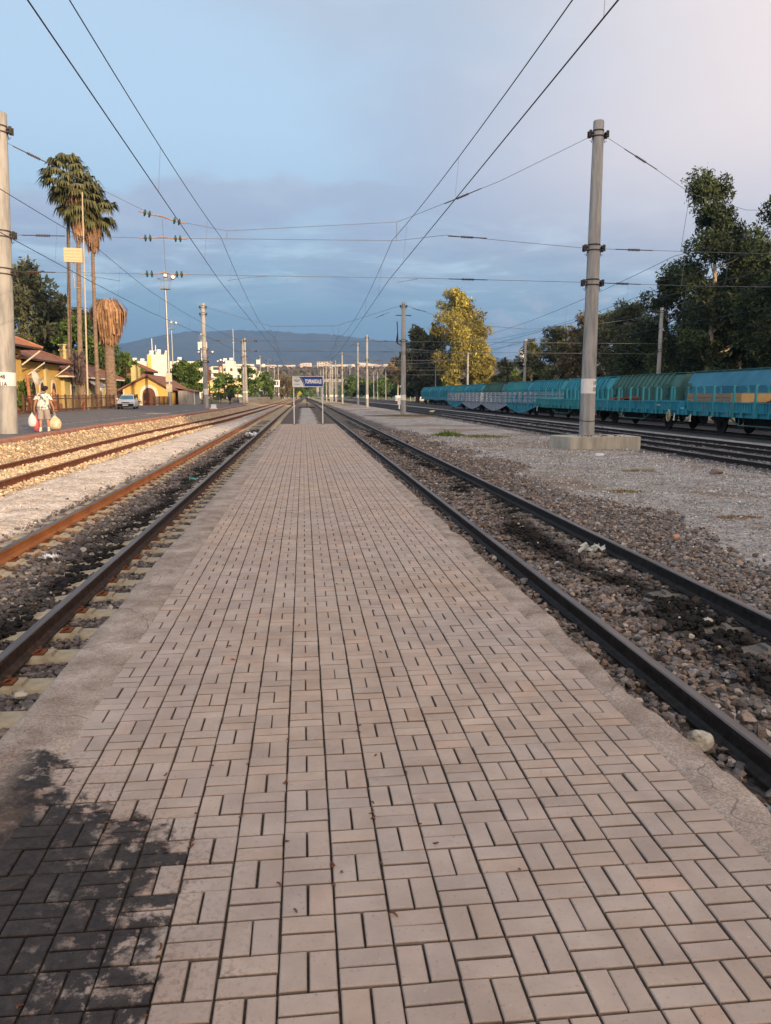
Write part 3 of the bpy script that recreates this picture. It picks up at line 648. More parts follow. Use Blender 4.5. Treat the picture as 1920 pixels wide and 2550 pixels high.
def tree(name, loc, h, w, lm, bk, label, seed, style='euc', group=None, size=.3, per=60, trunk_r=.35, cat='tree', nlimb=9, low=.25, depth=None):
    r = random.Random(seed); root = empty(name, loc, r.uniform(0, 6.28) if style != 'fix' else 0, label=label, cat=cat, group=group)
    dp = depth or w
    mb = MB(); top = Vector((r.uniform(-.06, .06)*w, r.uniform(-.06, .06)*w, h*.86)); cl = []
    nseg = 6; pts = []
    for i in range(nseg+1):
        t = i/nseg; pts.append(Vector((top.x*t+math.sin(t*5+seed)*.02*h*t, top.y*t+math.cos(t*4+seed)*.02*h*t, top.z*t)))
    mb.tube(pts, [trunk_r*(1-.85*i/nseg)+.02 for i in range(nseg+1)], 8)
    for k in range(nlimb):
        t = low+(.95-low)*(k+.5)/nlimb; b = pts[0].lerp(pts[-1], t); i0 = min(nseg-1, int(t*nseg)); b = pts[i0].lerp(pts[i0+1], t*nseg-i0)
        a = k*2.4+r.uniform(-.5, .5)
        prof = {'euc': math.sin(PI*min(1, (t-low)/(1-low)*.85+.18))**.7, 'round': math.sin(PI*min(1, (t-low)/(1-low)*.8+.15))**.6, 'column': .8, 'fix': .9}[style]
        ln = w*.5*prof*r.uniform(.65, 1.1); e = b+Vector((math.cos(a)*ln, math.sin(a)*ln*dp/w, h*r.uniform(.04, .15)))
        mid = b.lerp(e, .5)+Vector((0, 0, -h*.015)); rr = trunk_r*(1-t)*.55+.03
        mb.tube([b, mid, e], [rr, rr*.6, rr*.25], 6)
        for j in range(r.randint(3, 5)):
            q = b.lerp(e, r.uniform(.35, 1.08))+Vector((r.uniform(-1, 1), r.uniform(-1, 1), r.uniform(-.5, 1.0)))*w*.11
            s = w*r.uniform(.085, .17); cl.append((q.x, q.y, q.z, s, s, s*r.uniform(.6, 1.15), r.choice((.62, .85, 1.0, 1.15, 1.35))))
            if r.random() < .6: mb.tube([b.lerp(e, .5), q], [rr*.3, .015], 5)
    for j in range(5):
        q = top+Vector((r.uniform(-.12, .12)*w, r.uniform(-.12, .12)*w, r.uniform(-.05, .10)*h)); s = w*r.uniform(.08, .14); cl.append((q.x, q.y, q.z, s, s, s*1.1, r.choice((.8, 1.1, 1.3))))
    mb.build('trunk', bk, root, fix=False)
    V, Fc, Cc = leaf_cloud(cl, per, size, seed, .5 if style == 'euc' else .1)
    npmesh('crown', V, Fc, lm, root, Cc); return root
GZ = -.5
# the lit eucalyptus and its neighbours behind the far end of the wagons
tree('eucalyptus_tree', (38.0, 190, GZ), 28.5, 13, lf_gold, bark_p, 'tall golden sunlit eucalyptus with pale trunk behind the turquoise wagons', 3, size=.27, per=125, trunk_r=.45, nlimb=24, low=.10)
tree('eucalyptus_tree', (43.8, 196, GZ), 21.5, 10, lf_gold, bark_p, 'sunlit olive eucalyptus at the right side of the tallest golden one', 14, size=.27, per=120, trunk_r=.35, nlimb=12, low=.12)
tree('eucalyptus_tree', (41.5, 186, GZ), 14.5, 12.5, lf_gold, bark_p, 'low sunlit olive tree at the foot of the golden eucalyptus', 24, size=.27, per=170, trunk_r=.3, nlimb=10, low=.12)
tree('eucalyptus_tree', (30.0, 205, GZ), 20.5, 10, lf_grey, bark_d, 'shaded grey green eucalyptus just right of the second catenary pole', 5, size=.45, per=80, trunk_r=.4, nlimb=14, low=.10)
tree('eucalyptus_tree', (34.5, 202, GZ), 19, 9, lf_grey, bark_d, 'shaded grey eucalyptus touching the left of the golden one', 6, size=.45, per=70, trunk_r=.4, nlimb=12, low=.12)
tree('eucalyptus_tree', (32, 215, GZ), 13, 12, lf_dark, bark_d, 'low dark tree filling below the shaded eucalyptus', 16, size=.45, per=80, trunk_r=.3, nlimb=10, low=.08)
tree('eucalyptus_tree', (36.5, 300, GZ), 15.5, 11, lf_brown, bark_p, 'small round brown crowned tree left of the second catenary pole', 7, 'round', size=.5, per=60, trunk_r=.3, low=.45)
# tree belt behind the wagons at the right
belt = [(42.5, 79, 24.6, 9, 'tallest dark eucalyptus with open top at the right edge', 8, 15, .16), (47.5, 73, 22.5, 10, 'tall dark eucalyptus half cut by the right edge of the view', 9, 14, .14),
        (42.5, 89, 16.6, 9, 'dark eucalyptus of middle height left of the tallest one', 10, 13, .08), (49, 84, 20.5, 11, 'dense dark tree behind the tallest eucalyptus', 11, 14, .05),
        (43, 101, 14.6, 9, 'dark tree behind the green ribbed wagon', 12, 12, .08), (44.5, 112, 14.2, 9, 'dark tree just right of the big catenary pole', 13, 12, .08),
        (53, 96, 17, 13, 'deep shaded tree in the second row behind the green wagon', 17, 12, .05), (53, 80, 17, 13, 'deep shaded tree in the second row at the right edge', 18, 12, .03),
        (44, 70, 13, 10, 'low dark tree at the right edge above the blue wagon', 19, 12, .05), (43.5, 81, 9, 10, 'low dark bush like tree above the smooth blue wagon', 20, 10, .03),
        (44, 94, 9, 11, 'low dark tree behind the green ribbed wagon roof', 21, 10, .03), (45, 60, 19, 11, 'dark tree nearest the camera in the belt behind the wagons', 22, 12, .05)]
for x, y, h, w, lab, sd, nl, lo in belt:
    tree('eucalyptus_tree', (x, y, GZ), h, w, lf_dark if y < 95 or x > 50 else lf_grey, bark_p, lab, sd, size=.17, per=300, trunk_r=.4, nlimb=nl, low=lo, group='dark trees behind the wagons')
for x, y, h, w, lm, lab, sd in [(42, 126, 13.2, 8, lf_grey, 'olive tree showing between two shaded trees left of the big pole', 30), (44, 119, 14.4, 8, lf_brown, 'brownish tree with bare limbs directly left of the big pole', 31),
                            (42, 141, 12.2, 7, lf_grey, 'leftmost olive tree above the ribbed wagon roofs', 32), (46, 134, 11.5, 8, lf_brown, 'thin brown tree behind the olive ones left of the big pole', 33), (39.5, 150, 9, 6, lf_grey, 'small olive tree ending the row above the ribbed wagons', 34)]:
    tree('eucalyptus_tree', (x, y, GZ), h, w, lm, bark_p, lab, sd, size=.24, per=160, trunk_r=.28, nlimb=11, low=.12)
for x, y, h, w, lab, sd in [(50, 178, 7.5, 9, 'fresh green bush above the wagons by the far hill', 36), (57, 184, 9.3, 9, 'taller fresh green tree above the wagons by the far hill', 37), (47, 200, 6, 8, 'low green bush at the foot of the golden eucalyptus', 38)]:
    tree('leafy_tree', (x, y, GZ), h, w, lf_green, bark_d, lab, sd, 'round', size=.4, per=70, trunk_r=.2, nlimb=9, low=.15)
# green belt far beyond the right hand poles
k = 0
for i in range(12):
    x = 24+i*4.2+random.uniform(-1, 1); y = 390-i*5+random.uniform(-12, 12)
    lab = ['dark green trackside tree, number %s from the left of the far right row' % s for s in ('one', 'two', 'three', 'four', 'five', 'six', 'seven', 'eight', 'nine', 'ten', 'eleven', 'twelve')][i]
    tree('leafy_tree', (x, y, GZ), random.uniform(9, 13), 10, (lf_green, lf_dark, lf_green)[i % 3], bark_d, lab, 60+i, 'round', 'far trees right of the tracks', size=.6, per=36, trunk_r=.25, nlimb=8, low=.1)
for i, (x, y, h, w, lm, lab) in enumerate([(-12.6, 185, 8.6, 6, lf_green, 'olive green tree right of the twin catenary poles'), (-9.2, 192, 8.0, 5, lf_green, 'green tree right of the pole carrying the lamp boxes'), (-19, 195, 7, 7, lf_green, 'green tree half hidden behind the twin poles'),
                                       (-9, 330, 10, 11, lf_brown, 'olive brown tree behind the blue sign board far left'), (-3, 350, 10, 11, lf_green, 'green tree just left of the station name board'), (-12.5, 260, 8, 8, lf_green, 'dark green tree behind the leaning white post')]):
    tree('leafy_tree', (x, y, GZ), h, w, lm, bark_d, lab, 90+i, 'round', size=.42, per=46, trunk_r=.2, nlimb=9, low=.12)
# left side
tree('eucalyptus_tree', (-37.2, 110, 0), 18.6, 14, lf_grey, bark_p, 'large grey green eucalyptus behind the yellow station building', 41, 'euc', size=.33, per=95, trunk_r=.45, nlimb=16, low=.28)
tree('leafy_tree', (-33.0, 112, 0), 13.4, 9, lf_grey, bark_d, 'pointed olive tree just right of the large eucalyptus', 42, 'round', size=.3, per=90, trunk_r=.25, nlimb=11, low=.2)
tree('leafy_tree', (-30.8, 108, 0), 11.2, 9, lf_green, bark_d, 'green tree behind the first two palm trunks', 43, 'round', size=.28, per=110, trunk_r=.25, nlimb=11, low=.12)
tree('leafy_tree', (-28.2, 113, 0), 9.8, 6.4, lf_green, bark_d, 'green tree behind the palm with the dead skirt', 44, 'round', size=.28, per=110, trunk_r=.25, nlimb=11, low=.1)
tree('leafy_tree', (-26.6, 121, 0), 7.8, 4.5, lf_green, bark_d, 'green tree left of the small yellow garage', 45, 'round', size=.28, per=110, trunk_r=.2, nlimb=10, low=.1)
tree('orange_tree', (-19.0, 132, 0), 6.9, 5.6, lf_green, bark_d, 'small round dense green tree right of the yellow garage', 46, 'round', size=.24, per=260, trunk_r=.18, nlimb=13, low=.22)
tree('shrub', (-22.7, 66.4, .1), 2.6, 1.7, lf_green, bark_d, 'leafy green shrub against the station wall corner', 47, 'round', size=.16, per=260, trunk_r=.05, nlimb=8, low=.1, cat='shrub')

# fan palms
frond_g = mat('palm_frond_green', (.050, .060, .022), (.115, .115, .045), 2, .6, tone='tone', spec=.3)
frond_d = mat('palm_frond_dead', (.22, .125, .07), (.38, .23, .125), 2, .85, tone='tone')
bark_palm = mat('palm_trunk', (.15, .105, .075), (.27, .20, .15), 3, .95, bump=.6, bsc=9, stretch=(1, 1, 3))
def frond(base, az, el, stem, fan, dead, rnd):
    """one fan leaf: a stem and a fan of narrow drooping blades. returns quads"""
    d = Vector((math.cos(az)*math.cos(el), math.sin(az)*math.cos(el), math.sin(el))); tip = base+d*stem-Vector((0, 0, stem*.12)); side = Vector((-math.sin(az), math.cos(az), 0))
    Q = [(base-side*.03, base+side*.03, tip+side*.02, tip-side*.02)]; nb = 13
    for i in range(nb):
        a = (i/(nb-1)-.5)*(2.5 if not dead else .9); bd = (d*math.cos(a)+side*math.sin(a)).normalized(); L_ = fan*(1-.25*abs(a)/1.25)*rnd.uniform(.85, 1.1)
        m = tip+bd*L_*.58; e = m+(bd*.35+Vector((0, 0, -1))*rnd.uniform(.35, .9)).normalized()*L_*.5
        s2 = bd.cross(Vector((0, 0, 1))).normalized()*L_*.075
        Q.append((tip, m-s2, m+s2, tip)); Q.append((m-s2, e, e, m+s2))
    return Q
def palm(loc, h, lean, r0, r1, crown_r, ngreen, skirt, lab, seed, dead_only=False):
    rnd = random.Random(seed); root = empty('fan_palm', loc, 0, label=lab, cat='palm tree', group='palms beside the station fence')
    pts = []; rad = []
    for i in range(60):
        t = i/59; pts.append((lean[0]*t**1.4, lean[1]*t, h*t)); rad.append((r0*(1-t)+r1*t)*(1+.05*(i % 2))*(1.25-.25*min(1, t*8)))
    mb = MB().tube(pts, rad, 12, 0, smooth=False)
    for _ in range(26):
        i = rnd.randint(2, 58); a = rnd.uniform(0, 6.28); p = Vector(pts[i]); rr = rad[i]; mb.box((p.x+math.cos(a)*rr, p.y+math.sin(a)*rr, p.z), (.12, .06, .16), rz=a, ry=.5)
    mb.build('trunk', bark_palm, root, fix=False); top = Vector(pts[-1])
    def quads(name, Q, m, lo, hi):
        V = np.array([[tuple(v) for v in q] for q in Q]).reshape(-1, 3); Fc = np.arange(len(V)).reshape(-1, 4)
        t = np.repeat(np.random.default_rng(seed).uniform(lo, hi, len(Q)), 4); npmesh(name, V, Fc, m, root, np.stack([t, t, t], -1))
    if not dead_only:
        for k in range(ngreen):
            el = rnd.uniform(-1.15, 1.35); az = k*2.4+rnd.uniform(-.3, .3)
            Q = frond(top+Vector((0, 0, .1)), az, el, crown_r*.50, crown_r*.62, False, rnd); quads('frond', Q, frond_g, .65, 1.5)
    Q = []
    for k in range(skirt[2]):
        # a dead leaf: its stalk arches out from the top of the trunk, the blade hangs straight down
        az = rnd.uniform(0, 6.28); u = rnd.random()**.8; dr = Vector((math.cos(az), math.sin(az), 0)); z = -u*skirt[1]*.52
        rr = skirt[0]*(1-.50*u)*rnd.uniform(.62, 1.0); a = top+Vector((0, 0, z+.30)); a2 = top+dr*rr*.62+Vector((0, 0, z+.75-rr*.05)); b = top+dr*rr+Vector((0, 0, z-.10*skirt[1])); ln = skirt[1]*rnd.uniform(.22, .44)
        c = b+Vector((0, 0, -ln))-dr*rr*rnd.uniform(-.02, .12); s = Vector((-dr.y, dr.x, 0))*rnd.uniform(.05, .12)*(.7+.3*skirt[0]); tw = dr*rnd.uniform(-.06, .06)
        Q += [(a-s*.25, a+s*.25, a2+s*.5, a2-s*.5), (a2-s*.5, a2+s*.5, b+s+tw, b-s-tw), (b-s-tw, b+s+tw, c+s*.45, c-s*.15)]
    quads('dead_skirt', Q, frond_d, .55, 1.35)
palm((-24.0, 84, .1), 22.9, (.9, .3), .215, .15, 3.0, 50, (.75, 2.6, 110), 'tallest fan palm, leftmost of the four, all green crown', 1)
palm((-22.7, 83, .1), 21.0, (.8, 0), .28, .17, 3.0, 46, (1.25, 4.6, 330), 'second fan palm from the left with golden dead skirt behind the lamp board', 2)
palm((-21.3, 84, .1), 20.0, (.3, .2), .21, .16, 3.0, 50, (1.25, 4.4, 320), 'third fan palm with slim straight trunk and dead fronds under a green crown', 3)
palm((-20.3, 85.5, .1), 10.8, (0, .2), .58, .42, 2.0, 0, (2.1, 4.3, 700), 'short thick palm with only a brown dead skirt', 4, True)
def dead_wrap():
    mb = MB(); r = random.Random(5)
    for _ in range(120):
        a = r.uniform(0, 6.28); z = r.uniform(2.6, 5.6); rr = .45+.35*r.random(); mb.box((math.cos(a)*rr*.7, math.sin(a)*rr*.7, z), (.3, .05, .5), rz=a, ry=r.uniform(.2, .9))
    o = mb.build('creeper', mat('dry_creeper', (.055, .04, .04), (.13, .10, .10), 4, .95), None, (-22.7, 82.6, .1)); tag(o, 'dark dry creeper hanging on the trunk of the second palm', 'creeper')
dead_wrap()

# grass
def grass(name, loc, rx, ry, n, h, label, cols=((.07, .15, .02), (.17, .20, .05)), seed=1):
    r = np.random.default_rng(seed); a = r.random(n)*2*PI; q = np.sqrt(r.random(n)); x = q*np.cos(a)*rx; y = q*np.sin(a)*ry
    hh = h*r.lognormal(0, .4, n)*(1.2-q); d = r.normal(0, .35, (n, 2))*hh[:, None]; w = .012+.01*r.random(n); t = r.random(n)*2*PI
    P = np.stack([x, y, np.zeros(n)], -1); s = np.stack([np.cos(t)*w, np.sin(t)*w, np.zeros(n)], -1); T = P+np.column_stack([d, hh])
    V = np.stack([P-s, P+s, T+s*.2, T-s*.2], 1).reshape(-1, 3)
    m = mat(name+'_'+str(seed), cols[0], cols[1], 3, .8, spec=.1); o = npmesh(name, V, np.arange(4*n).reshape(-1, 4), m); o.location = loc; tag(o, label, 'grass', kind='stuff')
grass('grass', (7.4, 39.2, -.5), .9, .8, 2600, .14, 'bright green grass clump on the gravel right of the tracks', seed=1)
grass('grass', (8.9, 38.0, -.51), 1.5, 1.1, 3600, .06, 'yellow green moss and low grass beside the bright clump', ((.13, .14, .03), (.22, .19, .06)), 2)
grass('grass', (-9.0, 52.5, -.47), .8, 3.0, 2600, .16, 'green weeds between the kerb and the rusted track', seed=3)
grass('grass', (9.8, 76, -.5), 4.0, 3.2, 5000, .10, 'dry olive weeds round the foot of the second catenary pole', ((.16, .13, .05), (.24, .18, .09)), 4)
grass('grass', (6.9, 16.0, -.5), .5, .25, 500, .035, 'tiny dry weeds on the right gravel nearest the track', ((.22, .17, .06), (.26, .20, .09)), 5)
grass('grass', (9.2, 20.4, -.5), .55, .3, 600, .035, 'tiny yellow weeds on the right gravel by the pole block', ((.22, .18, .06), (.26, .20, .09)), 6)
grass('grass', (7.4, 12.4, -.5), .5, .2, 400, .03, 'small brown weeds near the right edge of the gravel', ((.24, .14, .07), (.28, .18, .09)), 7)

# ------------------------------------------------------------------ hills, mountains, far forest
def ridge(name, pts, y, depth, m, seed, rough=1.0):
    xs = np.linspace(pts[0][0], pts[-1][0], 420); h = pw(xs, pts); r = np.random.default_rng(seed); n = np.zeros_like(xs)
    for k in range(1, 7): n += np.interp(xs, np.linspace(xs[0], xs[-1], 6*2**k), r.normal(0, 1, 6*2**k))/2**k
    rows = []
    for j in range(15):
        t = j/14; z = h*np.sin(t*PI/2)**1.3+n*rough*t*(h.max()*.03)+r.normal(0, 1, len(xs))*h.max()*.004*rough*(t > 0)
        yy = y-depth*(1-t)+np.interp(xs, np.linspace(xs[0], xs[-1], 30), r.normal(0, depth*.05, 30))*(1-t)
        rows.append(np.stack([xs, yy, z-1], -1))
    rows.append(np.stack([xs, np.full_like(xs, y+depth*1.2), np.zeros_like(xs)-2], -1))
    V = np.concatenate(rows); n_ = len(xs); idx = np.arange(len(V)).reshape(-1, n_)
    Fc = np.stack([idx[:-1, :-1], idx[:-1, 1:], idx[1:, 1:], idx[1:, :-1]], -1).reshape(-1, 4); tag(npmesh(name, V, Fc, m, smooth=True), kind='structure')
rock = mat('mountain_scrub', (.03, .035, .03), (.07, .07, .06), .004, .95, det=12)
ridge('mountains', [(-4200, 60), (-2600, 230), (-1900, 330), (-1615, 392), (-1325, 462), (-1050, 522), (-533, 545), (167, 527), (884, 480), (1350, 380), (1770, 290), (1995, 306), (2600, 210), (5200, 120)], 7000, 2600, rock, 3, 2.0)
hillm = mat('wooded_hill', (.075, .07, .045), (.15, .13, .09), .05, .95, det=12, bump=.0)
ridge('hill', [(-700, 20), (-330, 34), (-86, 50), (120, 52), (420, 54), (800, 60), (1300, 45)], 1560, 330, hillm, 8, .6)
def forest():
    r = np.random.default_rng(5); n = 5200
    x = r.uniform(-330, 900, n); t = r.random(n)**.8; y = 1560-330*(1-t); h0 = pw(x, [(-330, 34), (-86, 50), (420, 54), (800, 60), (1300, 45)])*np.sin(t*PI/2)**1.3
    h = r.uniform(6, 12, n)*(t < .93)+2; w = h*.28; V = []; 
    rings = 6; ang = np.arange(rings)*2*PI/rings
    B = np.concatenate([np.stack([np.cos(ang)*.6, np.sin(ang)*.6, np.full(rings, .1)], -1), np.stack([np.cos(ang), np.sin(ang), np.full(rings, .5)], -1), [[0, 0, 1.]]])
    V = B[None]*np.stack([w, w, h], -1)[:, None]*(1+r.normal(0, .15, (n, 13, 1)))+np.stack([x, y, h0-2], -1)[:, None]
    f = [(k, (k+1) % 6, 6+(k+1) % 6, 6+k) for k in range(6)]+[(6+k, 6+(k+1) % 6, 12, 12) for k in range(6)]
    Fc = (np.array(f)[None]+(np.arange(n)*13)[:, None, None]).reshape(-1, 4)
    t_ = r.lognormal(0, .35, n); c = np.stack([t_*r.normal(1.1, .1, n), t_, t_*.85], -1)
    o = npmesh('forest', V.reshape(-1, 3), Fc, mat('forest_canopy', (.085, .075, .045), (.15, .125, .085), .03, .95, tone='tone'), col=np.repeat(c, 13, 0)); tag(o, 'grey brown woodland covering the far hill', 'woodland', kind='stuff')
forest()
def hedge():
    r = np.random.default_rng(11); cl = []
    for _ in range(420):
        x = r.uniform(-130, 330); y = r.uniform(470, 900); s = r.uniform(2.5, 5); cl.append((x, y, s*.8, s, s, s*r.uniform(.8, 1.5), r.choice((.6, .9, 1.2))))
    V, Fc, Cc = leaf_cloud(cl, 9, 1.0, 4); tag(npmesh('far_trees', V, Fc, lf_green, col=Cc), 'mass of far green and brown trees below the wooded hill', 'trees', kind='stuff')
hedge()
# town on the ridge
hm_w = mat('render_white', (.70, .67, .60), (.80, .77, .70), 1.2, .9); hm_p = mat('render_pink', (.62, .53, .46), (.70, .60, .52), 1.2, .9)
win_m = mat('window_dark', (.03, .035, .045), (.06, .065, .08), 2, .15, spec=.6)
roof_m = mat('roof_tile_red', (.20, .075, .045), (.34, .14, .085), 3, .9, bump=.3)
random.seed(21)
ORD = 'first second third fourth fifth sixth seventh eighth ninth tenth eleventh twelfth thirteenth fourteenth fifteenth sixteenth seventeenth eighteenth nineteenth twentieth twenty-first twenty-second twenty-third twenty-fourth twenty-fifth twenty-sixth twenty-seventh twenty-eighth twenty-ninth thirtieth thirty-first thirty-second thirty-third thirty-fourth thirty-fifth thirty-sixth thirty-seventh thirty-eighth thirty-ninth fortieth forty-first forty-second forty-third forty-fourth'.split()
for i in range(44):
    u = i/43; x = -200+u*560+random.uniform(-5, 5); px_h = random.choice((5, 6, 9, 7)); w = random.uniform(7, 20)
    z0 = float(pw(x, [(-330, 34), (-86, 50), (120, 52), (420, 54)]))+1
    root = empty('hill_house', (x, 1545+random.uniform(-12, 10), z0), random.uniform(-.4, .4), label='%s house on the far ridge, %s from the left' % ('pale' if i % 3 else 'pinkish', ORD[i]), cat='house', group='houses on the far ridge')
    MB().box((0, 0, px_h/2), (w, 10, px_h)).build('wall', hm_w if i % 3 else hm_p, root)
    MB().box((0, 0, px_h+.5), (w+1, 11, 1.0), tap=.8).build('roof', roof_m if i % 2 else hm_w, root)
    mb = MB()
    for k in range(int(w/3)): mb.box((-w/2+1.6+k*3, -5.03, px_h*.55), (1.3, .1, 1.5))
    mb.build('windows', win_m, root)
for k, (x, w, h, lab) in enumerate([(-124, 60, 15, 'long pale block on the ridge right of the twin poles'), (42, 30, 16, 'tall pinkish block on the ridge behind the far poles'), (8, 18, 14, 'pinkish block on the ridge left of the far poles'), (440, 14, 40, 'pair tower, left slab on the right hand hill'), (465, 14, 36, 'pair tower, right slab on the right hand hill')]):
    root = empty('apartment_block', (x, 1540, float(pw(x, [(-330, 34), (-86, 50), (120, 52), (420, 54), (800, 60)]))-3), .1, label=lab, cat='apartment block')
    MB().box((0, 0, h/2), (w, 14, h)).build('wall', (hm_w, hm_p)[k in (1, 2)], root)
    for a in range(int(h/4)):
        for b in range(int(w/5)): MB().box((-w/2+2.5+b*5, -7.03, 2.5+a*4), (2, .1, 1.8)).build('window', win_m, root)

# air: one closed box of even, thin haze
def haze():
    o = MB().box((0, 4100, 300), (12000, 10400, 640)).build('haze', bpy.data.materials.new('thin_haze'), None); m = o.data.materials[0]; m.use_nodes = True; nt = m.node_tree; nt.nodes.clear()
    v = nt.nodes.new('ShaderNodeVolumePrincipled'); out = nt.nodes.new('ShaderNodeOutputMaterial'); v.inputs['Color'].default_value = (.20, .42, .80, 1); v.inputs['Density'].default_value = HAZE
    v.inputs['Anisotropy'].default_value = .0
    nt.links.new(v.outputs[0], out.inputs['Volume']); tag(o, 'thin blue air between the station and the mountains', 'haze', kind='stuff')
HAZE = 1.35e-4
haze()
# ------------------------------------------------------------------ catenary poles
def pole_mesh(h, r0, r1, seg=16):
    return MB().lathe((0, 0, 0), [(r0, 0), (r0*.98, h*.1), (r0+(r1-r0)*.5, h*.5), (r1, h-.02), (r1*.93, h)], seg)
def bracket(z, r, both=True, big=True):
    mb = MB(); mb.lathe((0, 0, z-.11), [(r+.012, 0), (r+.012, .05)], 16); mb.lathe((0, 0, z+.09), [(r+.012, 0), (r+.012, .05)], 16)
    for s in ((-1, 1) if both else (1,)):
        mb.box((s*(r+.07), 0, z+.02), (.10, .34, .05)); mb.box((s*(r+.07), 0, z-.08), (.08, .30, .04)); mb.box((s*(r+.13), .10, z), (.10, .05, .24)); mb.box((s*(r+.13), -.10, z), (.10, .05, .24))
        mb.tube([(s*(r+.02), 0, z-.1), (s*(r+.05), 0, z-.3), (s*(r+.12), 0, z-.22)], .014, 5)
    return mb
def pole(x, y, z0, h, label, group='concrete catenary poles', r0=.27, r1=.17, plate=True, br=((.955,), (.62,), (.51,)), m=None, name='catenary_pole', text_=None, dz=0):
    root = empty(name, (x, y, z0), 0, label=label, cat='pole', group=group)
    pole_mesh(h, r0, r1).build('shaft', m or concrete, root)
    for (f,) in br:
        z = f*h if f < 1 else f; bracket(z, r0+(r1-r0)*z/h).build('clamp', steel_dk, root)
    if plate:
        z = 1.95 if y < 60 else 1.7; r = r0+(r1-r0)*z/h
        MB().lathe((0, 0, z-.29), [(r+.006, 0), (r+.006, .58)], 16).build('number_band', white_p, root)
    return root
P1L = pole(-10.95, 30, .16, 11.2, 'nearest left concrete pole at the picture edge, its white band marked with small figures', br=((10.62,), (7.09,), (5.80,)), r0=.37, r1=.25)
P1L.rotation_euler = (0, .047, 0)
P1R = pole(11.28, 30, -.03, 11.85, 'big concrete pole standing on a concrete block right of the tracks', br=((11.37,), (7.22,), (5.92,)), r0=.30, r1=.20)
def band_text(P, lines, r, zc, a):
    for i, (s, dx) in enumerate(lines):
        t = text(s, 'lettering', .2, mat('black_lettering', (.03, .03, .03), None, 5, .8), P, (math.sin(a)*-(-(r+.012))+dx, -math.cos(a)*(r+.012), zc+.12-.25*i), (R(90), 0, a), .85, .003)
for P, r, a, ls in ((P1L, .35, -.10, [('448', .03), ('11A', .07)]), (P1R, .285, .55, [('11', 0), ('12', 0)])): band_text(P, ls, r, 1.95, a)
MB().tube([(.31*math.cos(t), .31*math.sin(t), .62+.05*math.sin(t)) for t in np.linspace(0, 2*PI, 20)], .012, 5).tube([(.3, -.1, .62), (.6, -.25, .3), (.95, -.35, .03)], .012, 5).build('tie_wire', steel_dk, P1R)
# concrete block: splayed plan, stained faces
pr = [(-1.55, .35), (-1.15, -.95), (1.75, -.72), (1.75, .95), (-1.2, 1.0)]
b_ = MB().prism(pr, -.62, -.03, ax='z').build('foundation_block', conc_new, None, (11.3, 29.6, 0)); tag(b_, 'stained pale concrete block under the big right hand pole', 'foundation')
mb_ = MB(); r_ = random.Random(4)
for _ in range(26): mb_.box((r_.uniform(-.6, 1.2), r_.uniform(-.6, .3), -.02), (.09, .05, .03), rz=r_.uniform(0, 3))
mb_.build('rubble', rust, b_)
mid_r = [(10.30, 80, 11.3, .29, .19, 'second catenary pole on the right, carrying a switch lever and a cable box'), (10.15, 124, 11.3, .23, .15, 'third right hand pole, shaded grey, right one of a close pair'), (9.95, 142, 11.2, .21, .14, 'shaded pole just left of the third right hand pole'), (8.6, 172, 11.1, .21, .14, 'shaded pole standing alone right of the bundle of lit poles')]
for x, y, h, r0, r1, lab in mid_r:
    P = pole(x, y, -.45, h, lab, r0=r0, r1=r1, br=((.965,), (.66,), (.55,)))
    if y == 80:
        MB().tube([(-.1, 0, 7.0), (-.65, 0, 7.25)], .03, 6).tube([(-.1, 0, 6.85), (-.62, 0, 7.2)], .025, 6).tube([(-.62, 0, 7.2), (-.64, 0, 7.5), (-.6, 0, 8.3), (-.66, 0, 9.4)], [.07, .13, .05, .05], 8).build('switch_lever', steel_dk, P)
        MB().box((0, 0, 10.0), (1.6, .08, .08)).box((0, 0, 5.3), (1.2, .06, .06)).box((0, 0, 3.8), (1.0, .06, .06)).build('crossarm', steel_dk, P)
        MB().box((-.45, -.1, 1.35), (.3, .25, .75)).tube([(-.45, -.1, 1.7), (-.3, -.1, 2.0), (-.1, -.1, 2.2)], .03, 6).box((-.42, -.1, .75), (.15, .15, .4)).build('cable_box', white_p, P)
        MB().lathe((-.3, 0, 2.75), [(.0, 0), (.12, .03), (.12, .15), (0, .2)], 10).build('lamp', white_p, P)
far = [(11.2, 256, 'first lit far pole in the bundle, counted from its right'), (8.9, 214, 'grey lower, lit upper pole in the bundle of far poles, second from its right'), (8.2, 222, 'lit far pole in the bundle, third from its right'), (10.2, 270, 'lit far pole in the bundle, fourth from its right'), (7.5, 216, 'tall topped lit pole in the bundle, fifth from its right'), (10.3, 292, 'lit far pole in the bundle, sixth from its right'), (10.9, 329, 'shorter lit far pole in the bundle, seventh from its right'),
       (6.5, 220, 'tall lit pole just right of the station name board'), (6.9, 267, 'lit pole peeping above the right corner of the name board'), (6.8, 300, 'lit pole left of the one above the board corner'),
       (30.9, 342, 'far right pole left of the brown tree, left of a pair'), (30.7, 322, 'far right pole left of the brown tree, right of a pair'), (31.8, 300, 'lit pole in front of the round brown tree'), (35.6, 258, 'pale pole between the second big pole and the shaded eucalyptus'), (36.8, 213, 'lit pole in front of the shaded eucalyptus trees'), (36.0, 169, 'lit pole in front of the golden eucalyptus'), (37.0, 128, 'shaded pole rising behind the turquoise wagons left of the big pole'), (38.0, 80.5, 'pole rising behind the green ribbed wagon right of the big pole')]
for x, y, lab in far:
    pole(x, y, -.5, 11.2, lab, r0=.22 if y > 200 else .26, r1=.15 if y > 200 else .18, br=((.96,), (.6,)), plate=y < 300)
